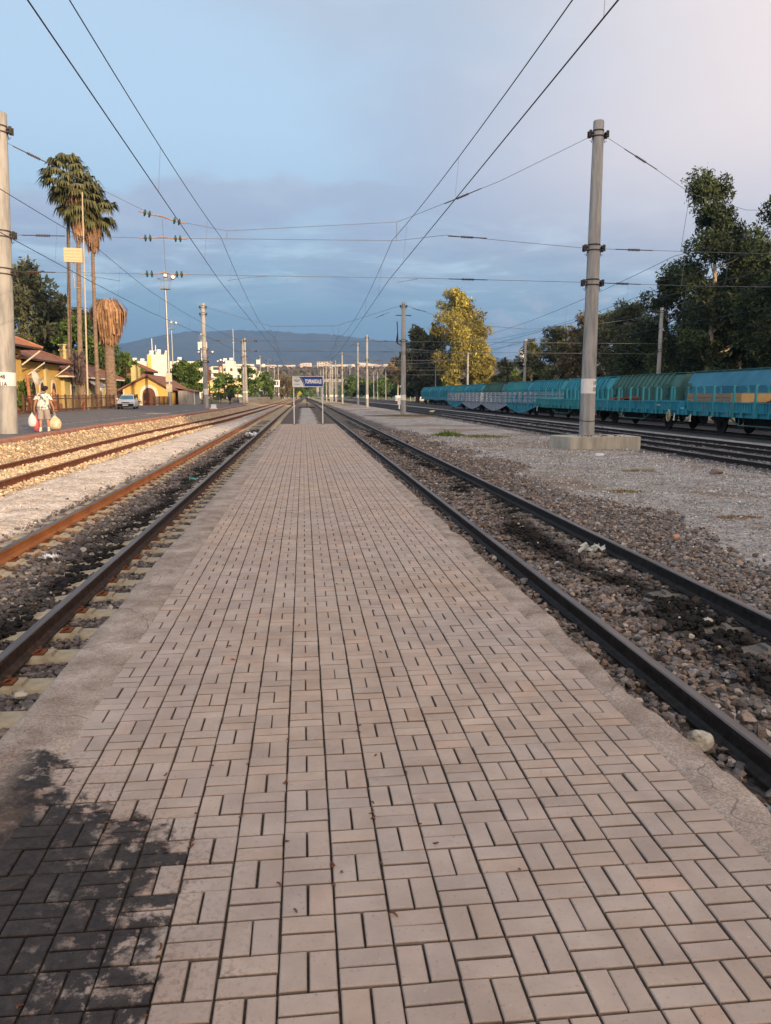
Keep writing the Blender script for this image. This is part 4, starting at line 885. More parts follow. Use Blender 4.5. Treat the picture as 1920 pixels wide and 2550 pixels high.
left = [(-9.75, 80, .16, 10.35, .245, .195, 'square topped concrete pole on the station platform, second from the left edge'), (-10.35, 139, .1, 10.9, .30, .15, 'left pole of the close twin pair beside the dark dressed person'), (-9.8, 136.5, .1, 11.0, .30, .15, 'right pole of the close twin pair beside the dark dressed person'),
        (-11.0, 206, .6, 10.9, .24, .15, 'far pole on the raised bank carrying white lamp boxes'), (-10.9, 248, .5, 10.9, .22, .13, 'slim shaded pole on the raised bank right of the lamp boxes'), (-10.5, 292, .3, 11.0, .2, .13, 'lit far pole beside the curved street lamp'), (-8.3, 268, 0, 10.9, .2, .13, 'lit far pole behind the blue and white sign'), (-7.5, 342, -.2, 10.8, .22, .15, 'lit far pole alone left of the station name board')]
for x, y, z0, h, r0, r1, lab in left:
    P = pole(x, y, z0, h, lab, r0=r0, r1=r1, br=((.96,), (.72,), (.58,)) if y > 100 else ((.965,), (.90,), (.57,), (.45,)))
    if y == 206:
        for c_, d_ in (((-.5, -.3, 9.3), (.9, .5, 1.2)), ((.9, -.3, 8.4), (.7, .4, .8)), ((.1, -.3, 6.4), (1.5, .5, 1.0)), ((-.1, -.3, 2.1), (1.2, .4, .8))): MB().box(c_, d_).build('lamp_box', white_p, P)

# ------------------------------------------------------------------ cross spans between the poles
def disc_set(mb, p, d, n=1, r=.13):
    d = Vector(d).normalized(); p = Vector(p)
    for k in range(n):
        q = p+d*k*.17; mb.tube([q-d*.045, q-d*.015, q+d*.015, q+d*.045], [.03, r, r*.9, .03], 12)
def ribbed(mb, p, d, L_=.5, r=.055, n=9):
    d = Vector(d).normalized(); p = Vector(p)-d*L_/2; pts = []; rr = []
    for k in range(n): pts += [p+d*(L_*k/n), p+d*(L_*(k+.35)/n), p+d*(L_*(k+.7)/n)]; rr += [.022, r, .022]
    mb.tube(pts, rr, 8)
def span(y, xs_up, zlo, label, mats, w=.011, ins=(), ins_disc=(), hang=(), dy=0):
    """xs_up: list of wires, each a list of (x,z)"""
    root = empty('cross_span', (0, y, 0), 0, label=label, cat='overhead wires', group='cross spans carrying the contact wires')
    for wr in xs_up: MB().tube([(x, 0, z) for x, z in wr], w, 5).build('span_wire', mats, root)
    for (x, z, dx, dz) in ins:
        mb = MB(); ribbed(mb, (x, 0, z), (dx, 0, dz)); mb.tube([Vector((x, 0, z))-Vector((dx, 0, dz)).normalized()*.75, Vector((x, 0, z))+Vector((dx, 0, dz)).normalized()*.75], .018, 5); mb.build('insulator', insul, root)
    for (x, z, dx, dz) in ins_disc:
        d = Vector((dx, 0, dz)).normalized(); c = Vector((x, 0, z)); mb = MB(); disc_set(mb, c-d*.62, d, 2); disc_set(mb, c+d*.45, d, 2); a = mb.build('insulator', insul_g, root)
        MB().tube([c-d*.85, c-d*.3, c+Vector((0, 0, .05)), c+d*.3, c+d*.85], .026, 6).build('yoke', mat('fitting_rust', (.28, .16, .10), (.40, .26, .18), 20, .8), a)
    for h in hang: MB().tube([(a, 0, b) for a, b in h], .009, 5).build('hanger', wire_l, root)
    return root
zR = lambda z: z
span(30, [[(-11.1, 10.76), (-5.36, 8.06), (-4.65, 7.87), (-2.68, 7.54), (3.59, 7.99), (4.04, 8.16), (7.5, 9.55), (11.08, 11.30)],
          [(11.48, 11.32), (13.29, 10.35), (15.1, 9.30), (17.4, 8.75), (22, 8.8), (27.5, 9.5), (34, 11.3)],
          [(-11.0, 7.25), (-5.04, 7.23), (-2.71, 7.26), (3.59, 7.32), (5.46, 7.56), (8.5, 7.35), (11.05, 7.18), (15, 7.14), (20, 7.1), (28, 7.1), (34, 7.2)],
          [(-11.0, 5.97), (-5.09, 5.97), (-1.90, 5.96), (4.44, 5.97), (11.0, 5.91), (15.45, 5.83), (34, 5.9)]], 0,
     'nearest cross span hung between the left edge pole and the pole on the block', wire_l, .009,
     ins=[(-9.35, 9.93, 1, -.46), (6.1, 8.98, 1, .42), (13.0, 10.5, 1, -.53), (6.3, 7.50, 1, -.03), (12.9, 7.16, 1, -.01), (6.35, 5.95, 1, -.01), (12.5, 5.88, 1, -.02), (-9.2, 7.24, 1, 0), (-9.6, 5.97, 1, 0)],
     ins_disc=[(-5.0, 7.96, 1, -.24), (-5.0, 7.23, 1, 0), (-5.0, 5.97, 1, 0)],
     hang=[[(-2.68, 7.54), (-2.71, 7.26)], [(3.59, 7.99), (3.59, 7.32)], [(15.05, 9.3), (14.8, 7.14)], [(-5.0, 7.9), (-4.98, 7.25), (-4.95, 6.0)],
           [(-2.72, 5.78), (-1.9, 5.9), (-1.2, 5.96)], [(3.6, 5.80), (4.4, 5.94)], [(15.0, 6.95), (14.9, 5.85)], [(-7.5, 7.2), (-7.5, 6.95)], [(-7.9, 5.9), (-6.6, 5.7)]])
def far_span(y, xl, xr, x2, label, seed, zt=.0, left_end=True):
    r = random.Random(seed); mids = [a for a in (-6.3, -2.8, 3.4)]; 
    w1 = [(xl+.2, 9.9+zt), (-3, 8.35), (3.4, 8.45), (xr-.2, 10.3+zt)]; w2 = [(xr+.2, 10.3+zt), (14.5, 9.3), (17.4, 8.7), (23, 8.3), (28, 8.5), (x2, 9.9)]
    hang = []
    for x in (-2.8, 3.4, 14.5, 17.3): hang += [[(x-.42, 8.4 if x < 10 else 9.1), (x, 7.0)], [(x+.42, 8.4 if x < 10 else 9.0), (x, 7.0)], [(x, 7.0), (x-.03, 5.9)]]
    span(y, [w1, w2, [(xl+.2, 6.9), (xr, 6.95), (x2, 6.9)], [(xl+.2, 5.9), (xr, 5.9), (x2, 5.85)]], 0, label, wire_l, .012+.00007*y,
         ins=[(xr-2.2, 9.35+zt*.8, 1, .43), (xr+1.6, 9.85+zt, 1, -.2), (xr-1.8, 6.95, 1, 0), (xr+1.8, 6.9, 1, 0), (xl+1.4, 6.9, 1, 0), (xr-1.8, 5.9, 1, 0)], ins_disc=[(-5.2, 6.9, 1, 0), (-5.2, 5.9, 1, 0)], hang=hang)
far_span(80, -9.75, 10.3, 38, 'second cross span between the square topped pole and the pole with the lever', 1, .25)
far_span(124, -9.9, 10.15, 37, 'third cross span behind the lever pole', 2)
far_span(172, -10.5, 8.6, 36, 'fourth cross span, thin lines low over the mountains', 3)
far_span(222, -11, 8.2, 36.8, 'farthest cross span over the name board', 4)

# ------------------------------------------------------------------ contact and messenger wires along the tracks
SUP = [-20, 30, 80, 124, 172, 222, 268]
def overhead(tbl, off, label, zc=5.85, zs=7.33, sag=.82, stag=.22, ymax=268):
    root = empty('overhead_line', (0, 0, 0), 0, label=label, cat='overhead wires', group='contact and messenger wires over the tracks')
    cp = []; mp = []; r = random.Random(hash(label) % 99)
    for i in range(len(SUP)-1):
        a, b = SUP[i], SUP[i+1]
        if a >= ymax: break
        sa = stag*(-1)**i; sb = -sa
        xm = lambda t: float(pw(a+(b-a)*t, tbl))+off; 
        for k in range(25):
            t = k/24; y = a+(b-a)*t; sg = sag*((b-a)/50)**2
            mp.append((xm(t)+(sa*.3+(sb-sa)*.3*t), y, zs-4*sg*t*(1-t))); cp.append((xm(t)+sa+(sb-sa)*t, y, zc-4*.03*t*(1-t)))
        nd = 6 if a < 120 else 3
        for k in range(nd):
            t = (k+.5)/nd if nd == 6 else (k+.5)/nd
            p = (xm(t)+(sa*.3+(sb-sa)*.3*t), a+(b-a)*t, zs-4*sag*t*(1-t)*((b-a)/50)**2); q = (xm(t)+sa+(sb-sa)*t, a+(b-a)*t, zc-4*.03*t*(1-t))
            MB().tube([p, q], .0035 if a < 60 else .006, 4).build('dropper', wire_l, root)
    MB().tube(mp, .0095, 6).build('messenger_wire', wire_m, root); MB().tube(cp, .0105, 6).build('contact_wire', wire_m, root)
    return root
overhead(T2, .12, 'wire pair crossing the upper left of the sky over the track left of the platform')
overhead(T3, .28, 'wire pair crossing the upper middle sky over the track right of the platform')
overhead(T1, .0, 'contact and messenger wire in front of the palms, over the rusted track', zc=5.68, zs=6.98, sag=.5)
overhead(T4, .45, 'lower pair of wires right of the big pole, over the nearer right hand track', zc=5.45, zs=6.95, sag=.72)
overhead(T5, .0, 'second pair of wires right of the big pole, over the farther track', zc=5.7, zs=7.05, sag=.75)
overhead(T6, .0, 'wires over the flat wagons, crossing the dark trees', zc=5.7, zs=7.05, sag=.75, ymax=124)

# ------------------------------------------------------------------ station name board
def board():
    root = empty('station_sign', (.26, 42.0, 0), 0, label='white framed TOPRAKKALE station name board on two white posts', cat='sign')
    w, z0, z1 = 1.64, 1.99, 2.56; zc = (z0+z1)/2; h = z1-z0
    MB().box((0, 0, zc), (w, .06, h)).build('panel', mat('sign_white', (.66, .66, .68), (.72, .72, .74), 3, .4), root)
    fr = MB(); t = .028
    for s in (-1, 1): fr.box((s*(w/2-t/2+.004), -.02, zc), (t, .09, h+.02)); fr.box((0, -.022, zc+s*(h/2-t/2+.004)), (w-.03, .085, t))
    fr.build('frame', white_p, root)
    bl = mat('sign_blue', (.010, .055, .26), (.012, .065, .30), 1, .35); bd = mat('sign_navy', (.008, .02, .09), None, 1, .35); bl2 = mat('sign_light_blue', (.10, .26, .52), None, 1, .35); gr = mat('sign_grey_mark', (.10, .11, .13), None, 1, .5)
    b = MB(); N_ = 12; cv = [(-.385+.22*math.sin(k/N_*PI/2)**1.0*1.0, h/2-.032-(h-.064)*k/N_) for k in range(N_+1)]
    b.prism(cv+[(w/2-.03, -h/2+.032), (w/2-.03, h/2-.032)][::1], -.037, -.031); b.build('blue_field', bl, root, (0, 0, zc))
    b = MB(); sw = [(x-.10, z) for x, z in cv]; b.prism([(x-.085+.03*k/N_, z) for k, (x, z) in enumerate(cv)]+[(x-.03, z) for x, z in cv[::-1]], -.037, -.031); b.build('swoosh', bd, root, (0, 0, zc))
    b = MB(); b.prism([(x-.02, z) for x, z in cv]+[(x-.008, z) for x, z in cv[::-1]], -.037, -.031); b.build('swoosh', bl2, root, (0, 0, zc))
    text('TOPRAKKALE', 'lettering', .285, mat('sign_letter_white', (.85, .85, .85), None, 1, .4), root, (.285, -.036, zc-.005), sx=.50, bold=.012, depth=.003)
    # emblem: winged wheel shape with a line of small letters beneath
    e = MB()
    for s in (-1, 1):
        for k in range(3): e.box((s*(.10+.01*k), -.034, .065-.03*k), (.14-.04*k, .006, .016), ry=s*-.12)
    e.prism([(math.cos(a)*.085, math.sin(a)*.075+.02) for a in np.linspace(PI*1.05, PI*1.95, 10)]+[(math.cos(a)*.055, math.sin(a)*.05+.025) for a in np.linspace(PI*1.95, PI*1.05, 10)], -.037, -.031)
    e.box((0, -.034, .15), (.03, .006, .03), ry=.78); e.box((0, -.034, .05), (.05, .006, .05), ry=.78)
    e.build('emblem', gr, root, (-.585, 0, zc+.03))
    text('TCDD', 'emblem_lettering', .075, gr, root, (-.585, -.036, zc-.15), sx=1.3, bold=.001, depth=.003)
    for s, x in ((-1, -.76), (1, .77)):
        MB().tube([(x, .0, 0), (x, 0, z1-.03)], .032, 10).build('post', white_p, root); MB().box((x, 0, .012), (.16, .16, .02)).build('foot_plate', steel_dk, root)
board()
# switch stand and marker posts beyond the platform end
def stand():
    root = empty('switch_stand', (.55, 118, -.42), 0, label='small dark switch stand on the strip between the tracks beyond the name board', cat='switch stand')
    MB().box((0, 0, .06), (2.4, .3, .14)).box((.8, 0, .14), (1.0, .25, .1)).build('base', steel_dk, root); MB().tube([(0, 0, .1), (0, 0, 1.35)], .07, 8).tube([(-.05, 0, 1.3), (.25, 0, 1.5)], .09, 8).build('post', steel_dk, root)
    MB().lathe((.25, -.05, 1.4), [(0, 0), (.13, .02), (.13, .2), (0, .24)], 10).build('lamp', white_p, root); MB().box((0, -.08, .8), (.3, .03, .04)).build('plate', white_p, root)
stand()
# ------------------------------------------------------------------ wagons
teal = mat('wagon_teal_paint', (.015, .17, .245), (.035, .28, .365), 1.6, .6, bump=.1, bsc=12, stretch=(1, 1, .35), det=9, c3=(.11, .17, .17), thr=(.30, .58))
teal_g = mat('wagon_teal_faded', (.02, .19, .235), (.05, .30, .33), 1.2, .6, bump=.1, stretch=(1, 1, .35), det=9, c3=(.13, .20, .19), thr=(.32, .60))
green_d = mat('wagon_dark_green', (.035, .105, .095), (.07, .17, .145), 1.2, .65, stretch=(1, 1, .3), det=9, c3=(.09, .12, .10))
blue_w = mat('wagon_blue_sheet', (.025, .15, .23), (.05, .23, .32), .9, .6, stretch=(1, .6, .3), det=9)
lilac = mat('wagon_grey_lilac', (.24, .29, .34), (.38, .41, .46), 2.0, .7, det=9, stretch=(1, 1, .4))
under = mat('underframe_black', (.012, .012, .013), (.03, .027, .026), 8, .85)
wood = mat('crate_wood', (.26, .19, .13), (.38, .29, .20), 6, .85, bump=.3, stretch=(1, .2, 4)); wood_y = mat('crate_wood_new', (.44, .28, .11), (.54, .37, .17), 6, .8, stretch=(1, .2, 4))
cream = mat('cream_paint', (.50, .42, .24), (.60, .50, .30), 10, .6)
ZR = -.42
def wheelset(root, y, two=True):
    for s in (-1, 1):
        w = MB(); w.loft([[(s*.75+dx, r*math.cos(a), .46+r*math.sin(a)) for a in np.linspace(0, 2*PI, 20, endpoint=False)] for dx, r in ((-.07, .46), (.0, .46), (.03, .43), (.07, .43), (.07, .2), (.1, .12))], smooth=False)
        w.box((s*1.0, 0, .5), (.22, .32, .34)).box((s*1.02, 0, .78), (.1, 1.3, .08))
        o = w.build('wheel', under, root, (0, y, 0))
def flat_wagon(y0, L_, label, load=None, body=teal, first=False, wheel_y=None):
    root = empty('flat_wagon', (22.3, y0, ZR), 0, label=label, cat='wagon', group='low sided wagons on the nearer siding')
    MB().box((0, L_/2, 1.14), (2.6, L_-.1, .16)).box((-1.32, L_/2, 1.05), (.1, L_-.1, .30)).box((1.32, L_/2, 1.05), (.1, L_-.1, .30)).build('floor_frame', body, root)
    npan = 6; pl = (L_-.7)/npan
    for s in (-1, 1):
        for k in range(npan):
            a = .35+k*pl; mb = MB(); mb.box((s*1.40, a+pl/2, 1.38), (.05, pl-.10, .50)).box((s*1.43, a+pl/2, 1.61), (.08, pl-.08, .06)).box((s*1.43, a+pl/2, 1.15), (.06, pl-.08, .05))
            for j in range(9): mb.box((s*1.435, a+.18+j*(pl-.36)/8, 1.38), (.04, .07, .42))
            mb.box((s*1.45, a+.12, 1.08), (.1, .14, .32)).box((s*1.45, a+pl-.12, 1.08), (.1, .14, .32)).box((s*1.46, a+pl*.5, 1.02), (.08, .12, .24))
            mb.build('drop_side', body, root)
    for s in (-1, 1):
        for k in range(7):
            y = 1.35+k*(L_-2.7)/6; MB().box((s*1.47, y, 1.62), (.09, .11, 1.45)).tube([(s*1.47, y, 2.3), (s*1.45, y, 2.42), (s*1.36, y, 2.42)], .045, 6).build('stake', teal_g, root)
    for yy in (.12, L_-.12): MB().box((0, yy, 1.42), (2.6, .07, .5)).build('end_board', body, root)
    for yy, sg in ((0, -1), (L_, 1)):
        for s in (-1, 1): MB().tube([(s*.87, yy+sg*.02, 1.05), (s*.87, yy+sg*.5, 1.05)], .07, 8).tube([(s*.87, yy+sg*.5, 1.05), (s*.87, yy+sg*.55, 1.05)], .22, 14).build('buffer', under, root)
    for yy in (L_*.21, L_*.79): wheelset(root, yy)
    for s in (-1, 1): MB().tube([(s*1.25, L_*.30, .98), (s*1.25, L_*.38, .52), (s*1.25, L_*.62, .52), (s*1.25, L_*.70, .98)], .04, 6).tube([(s*1.25, L_*.38, .52), (s*1.25, L_*.38, 1.0)], .03, 6).tube([(s*1.25, L_*.62, .52), (s*1.25, L_*.62, 1.0)], .03, 6).build('truss_bar', green_d, root)
    MB().box((0, L_/2, .75), (1.2, L_*.3, .5)).build('brake_gear', under, root)
    for yy in (.9, L_-.9): MB().tube([(-1.45, yy, .95), (-1.48, yy, .62)], .035, 6).box((-1.48, yy, .60), (.05, .16, .06)).build('coupling_lever', white_p, root)
    return root
flat_wagon(27.1, 13.85, 'nearest turquoise flat wagon with boards and stakes, cut by the right edge, carrying crates')
w2 = flat_wagon(41.0, 13.85, 'turquoise flat wagon with a cream handwheel, its middle right of the big pole')
def handwheel(parent, y):
    mb = MB(); pts = [(-1.55, y+.21*math.cos(a), .78+.27*math.sin(a)) for a in np.linspace(0, 2*PI, 22)]; mb.tube(pts, .028, 6, cap=False)
    for a in (0, PI/3, 2*PI/3): mb.tube([(-1.55, y+.2*math.cos(a), .78+.26*math.sin(a)), (-1.55, y-.2*math.cos(a), .78-.26*math.sin(a))], .018, 5)
    mb.tube([(-1.55, y, .78), (-1.3, y, .85)], .03, 6).box((-1.5, y, 1.1), (.05, .2, .14)); mb.build('handwheel', cream, parent)
handwheel(w2, 1.45)
text('KBS 330', 'lettering', .14, white_p, w2, (-1.475, 2.9, 1.40), (R(90), 0, R(-90)), .9, .001)
flat_wagon(54.9, 13.85, 'turquoise flat wagon with thin stakes left of the big pole', body=teal_g)
def belly_wagon(y0, L_, body, rack, label):
    root = empty('rack_wagon', (22.3, y0, ZR), 0, label=label, cat='wagon', group='fish bellied wagons on the nearer siding')
    for s in (-1, 1):
        n = 14; top = 1.15; poly = [(.1, top), (L_-.1, top)]+[(L_-.1-(L_-.2)*k/n, .86-.62*math.sin(PI*k/n)**1.1) for k in range(n+1)]
        mb = MB().prism(poly, s*1.30, s*1.36, ax='x')
        for k in range(9): y = .8+k*(L_-1.6)/8; mb.box((s*1.38, y, 1.0-.20*math.sin(PI*y/L_)), (.05, .07, .34+.5*math.sin(PI*y/L_)*.6))
        mb.build('side_sill', body, root); MB().box((s*1.4, L_/2, 1.19), (.12, L_-.1, .09)).build('deck_rail', rack, root)
    MB().box((0, L_/2, 1.1), (2.6, L_-.2, .1)).build('deck', under, root)
    for s in (-1, 1):
        for k in range(6): MB().box((s*1.36, .5+k*(L_-1)/5, 1.72), (.09, .11, 1.05)).build('post', rack, root)
        for z in (1.42, 1.72, 2.02, 2.22): MB().box((s*1.33, L_/2, z), (.05, L_-.4, .16 if z < 2.2 else .07)).build('rack_rail', lilac, root)
    r_ = random.Random(int(y0))
    for k in range(4): y = 1.5+k*(L_-3)/3; MB().box((-1.42, y, 1.7), (.03, .07, .9), rx=r_.choice((.9, -.9))).build('brace', rack, root)
    for yy in (1.6, L_-1.6): wheelset(root, yy)
    return root
for y0, L_, b, rk, lab in [(68.8, 10.2, teal, teal, 'turquoise wavy bellied rack wagon nearest the big pole'), (79.0, 11.2, lilac, lilac, 'grey lilac wavy bellied rack wagon, right of two grey ones'),
                           (90.2, 11.2, lilac, lilac, 'grey lilac wavy bellied rack wagon, left of two grey ones'), (101.4, 10.8, teal, lilac, 'turquoise wavy bellied rack wagon at the far end of the low wagons')]: belly_wagon(y0, L_, b, rk, lab)
def covered(y0, L_, body, endm, label, smooth=False, ribs=13):
    root = empty('covered_wagon', (27.8, y0, ZR), 0, label=label, cat='wagon', group='covered wagons on the farther siding')
    prof = [(-1.45, .95), (-1.45, 2.55), (-1.36, 2.72), (-.95, 3.42), (-.85, 3.5), (.85, 3.5), (.95, 3.42), (1.36, 2.72), (1.45, 2.55), (1.45, .95)]
    e0 = 1.55 if not smooth else .1
    mb = MB().prism(prof, e0, L_-.35)
    if not smooth:
        for k in range(ribs):
            y = e0+.25+k*(L_-.35-e0-.5)/(ribs-1)
            for s in (-1, 1):
                pts = [(s*1.49, 1.6), (s*1.49, 2.56), (s*1.40, 2.76), (s*.99, 3.46), (s*.86, 3.55)]
                for a, b in zip(pts[:-1], pts[1:]):
                    dx, dz = b[0]-a[0], b[1]-a[1]; mb.box(((a[0]+b[0])/2, y, (a[1]+b[1])/2), (.10, .13, math.hypot(dx, dz)+.03), ry=math.atan2(dx, dz))
    o = mb.build('hood', body, root)
    if smooth:
        r_ = random.Random(3); t = MB()
        for k in range(60): t.box((-.75-.1*r_.random(), .3+k*(L_-.8)/60, 3.5), (.25, .16, .09), ry=r_.uniform(-.6, .6), rz=r_.uniform(-1, 1))
        t.build('torn_sheet_edge', green_d, root)
    MB().prism([(a*.985, b-.03) for a, b in prof], .10, 1.55 if not smooth else .12).build('end_panel', endm, root)
    MB().box((0, L_/2, 3.55), (1.9, L_-.3, .05)).box((-1.47, L_/2, 1.5), (.08, L_-.2, .1)).build('roof_strip', endm, root)
    MB().box((-1.40, L_/2, 1.1), (.2, L_-.1, .22)).box((1.40, L_/2, 1.1), (.2, L_-.1, .22)).box((0, L_/2, .9), (2.2, L_*.5, .3)).build('underframe', endm, root)
    for yy in (1.75, L_-.75): MB().box((-1.53, yy, 2.62), (.12, .75, .34)).box((-1.53, yy, 2.2), (.08, .5, .5)).build('lock_box', endm, root)
    for yy in (1.8, 3.6, L_-3.6, L_-1.8): wheelset(root, yy)
    return root
cw = [(25.0, blue_w, teal_g, True, 'wagon under a smooth blue sheet at the right edge, partly outside the view'), (37.0, blue_w, green_d, True, 'wagon covered by a smooth faded blue sheet behind the crates'),
      (52.5, green_d, green_d, False, 'dark green ribbed covered wagon right of the big pole'), (64.6, teal, teal_g, False, 'turquoise ribbed covered wagon crossed by the big pole'), (76.7, teal, teal_g, False, 'bright turquoise ribbed covered wagon just left of the big pole'),
      (88.8, teal_g, teal, False, 'turquoise ribbed covered wagon between the bright one and the blackened one'), (100.9, green_d, green_d, False, 'blackened grey green ribbed covered wagon in the middle of the row'), (113.0, teal, teal_g, False, 'turquoise ribbed covered wagon left of the blackened one'),
      (125.1, teal_g, teal, False, 'turquoise covered wagon, fourth from the far end'), (137.2, teal, teal, False, 'turquoise covered wagon, third from the far end'), (149.3, teal, teal, False, 'turquoise covered wagon, second from the far end'), (161.4, teal, teal_g, False, 'last small looking turquoise covered wagon at the far end')]
for i, (y0, b, e, sm, lab) in enumerate(cw): covered(y0, 11.9 if i != 1 else 14.9, b, e, lab, sm)
# crates and scrap on the flat wagons
for k, (y, L_, m, lab) in enumerate([(36.55, 1.0, wood_y, 'new yellow wooden crate, right end of the crate row on the flat wagon'), (37.95, 1.7, wood, 'weathered crate beside the yellow one on the flat wagon'), (39.6, 1.5, wood, 'weathered crate in the middle left of the row on the flat wagon'), (41.0-.05, 1.0, wood, 'weathered crate at the left end of the row on the flat wagon')]):
    root = empty('wooden_crate', (22.0, y-.2, ZR+1.22), 0, label=lab, cat='crate', group='crates on the flat wagon')
    mb = MB()
    for j in range(4): mb.box((-.75, 0, .1+j*.21), (.04, L_-.04, .19)); mb.box((.75, 0, .1+j*.21), (.04, L_-.04, .19))
    mb.box((0, 0, .85), (1.5, L_-.04, .03)).box((0, L_/2-.03, .42), (1.5, .03, .8)).box((0, -L_/2+.03, .42), (1.5, .03, .8)); mb.build('boards', m, root)
    for s in (-1, 0, 1): MB().box((-.78, s*(L_/2-.07), .43), (.03, .1, .86)).build('batten', wood_y if k == 0 else wood, root)
def heap(x, y, z, lx, ly, h, label):
    r = random.Random(int(y*10)); mb = MB()
    for k in range(60):
        a, b = r.uniform(-1, 1), r.uniform(-1, 1); q = max(0, 1-a*a*.8)*max(.1, 1-b*b); mb.box((a*lx/2, b*ly/2, h*q*r.uniform(.3, .9)), (r.uniform(.2, .7), r.uniform(.2, .9), r.uniform(.06, .2)), rz=r.uniform(0, 3), rx=r.uniform(-.5, .5))
    o = mb.build('scrap_heap', mat('scrap_rust', (.06, .025, .02), (.14, .06, .045), 7, .95), None, (x, y, z)); tag(o, label, 'scrap metal')
heap(22.3, 33.4, ZR+1.25, 2.2, 4.4, .95, 'dark rusty scrap heap on the nearest flat wagon right of the crates')
heap(22.3, 52.3, ZR+1.25, 2.2, 3.0, .8, 'dark rusty scrap heap beside the big pole on the second flat wagon')

# ------------------------------------------------------------------ station buildings
yel = mat('plaster_yellow', (.60, .39, .10), (.70, .47, .15), .9, .9, bump=.15, bsc=20, det=9, c3=(.52, .35, .12))
yel_p = mat('plaster_pale_yellow', (.50, .42, .18), (.60, .50, .24), .9, .9, bump=.15, det=9)
plinth = mat('plinth_terracotta', (.30, .12, .06), (.42, .19, .10), 2, .9, bump=.2)
trim = mat('plaster_trim', (.60, .56, .46), (.70, .66, .56), 3, .85)
eave_m = mat('eave_wood_dark', (.06, .035, .022), (.10, .06, .04), 5, .9); brn = mat('door_brown', (.10, .04, .025), (.15, .065, .04), 5, .7, stretch=(6, 6, 1))
tile = mat('roof_tiles_weathered', (.16, .075, .055), (.27, .13, .09), 1.4, .95, bump=.8, bsc=6, det=10)
tile2 = mat('roof_tiles_orange', (.30, .13, .07), (.42, .20, .11), 1.2, .95, bump=.6, bsc=6, det=10)
def arch_poly(w, h, sp): 
    pts = [(-w/2, 0), (w/2, 0), (w/2, sp)]; 
    for k in range(1, 8): t = k/8; pts.append((w/2*(1-t)+.0+w*.13*math.sin(PI*t), sp+(h-sp)*math.sin(t*PI/2)))
    pts.append((0, h))
    for k in range(7, 0, -1): t = k/8; pts.append((-(w/2*(1-t)+w*.13*math.sin(PI*t)), sp+(h-sp)*math.sin(t*PI/2)))
    pts.append((-w/2, sp)); return pts
def hip_roof(mb, x0, x1, y0, y1, ze, zr, ov, mi=0, th=.16):
    a = [(x0-ov, y0-ov), (x1+ov, y0-ov), (x1+ov, y1+ov), (x0-ov, y1+ov)]; cx = (x0+x1)/2; hw = (x1-x0)/2+ov
    r0, r1 = (cx, y0-ov+hw, zr), (cx, y1+ov-hw, zr)
    if r0[1] > r1[1]: r0 = r1 = (cx, (y0+y1)/2, zr)
    for dz, flip in ((0, False), (-th, True)):
        v = [(*p, ze+dz) for p in a]+[(r0[0], r0[1], r0[2]+dz), (r1[0], r1[1], r1[2]+dz)]
        mb.add(v, [(0, 1, 4), (1, 2, 5, 4), (2, 3, 5), (3, 0, 4, 5)], mi if not flip else 1)
    v = [(*p, ze) for p in a]+[(*p, ze-th) for p in a]; mb.add(v, [(0, 1, 5, 4), (1, 2, 6, 5), (2, 3, 7, 6), (3, 0, 4, 7)], 1)
    for (p, q) in ((v[1], (r0[0], r0[1], r0[2])), (v[2], (r1[0], r1[1], r1[2])), (r0, r1)): mb.tube([(p[0], p[1], p[2]+.05), (q[0], q[1], q[2]+.05)], .11, 6, mi)
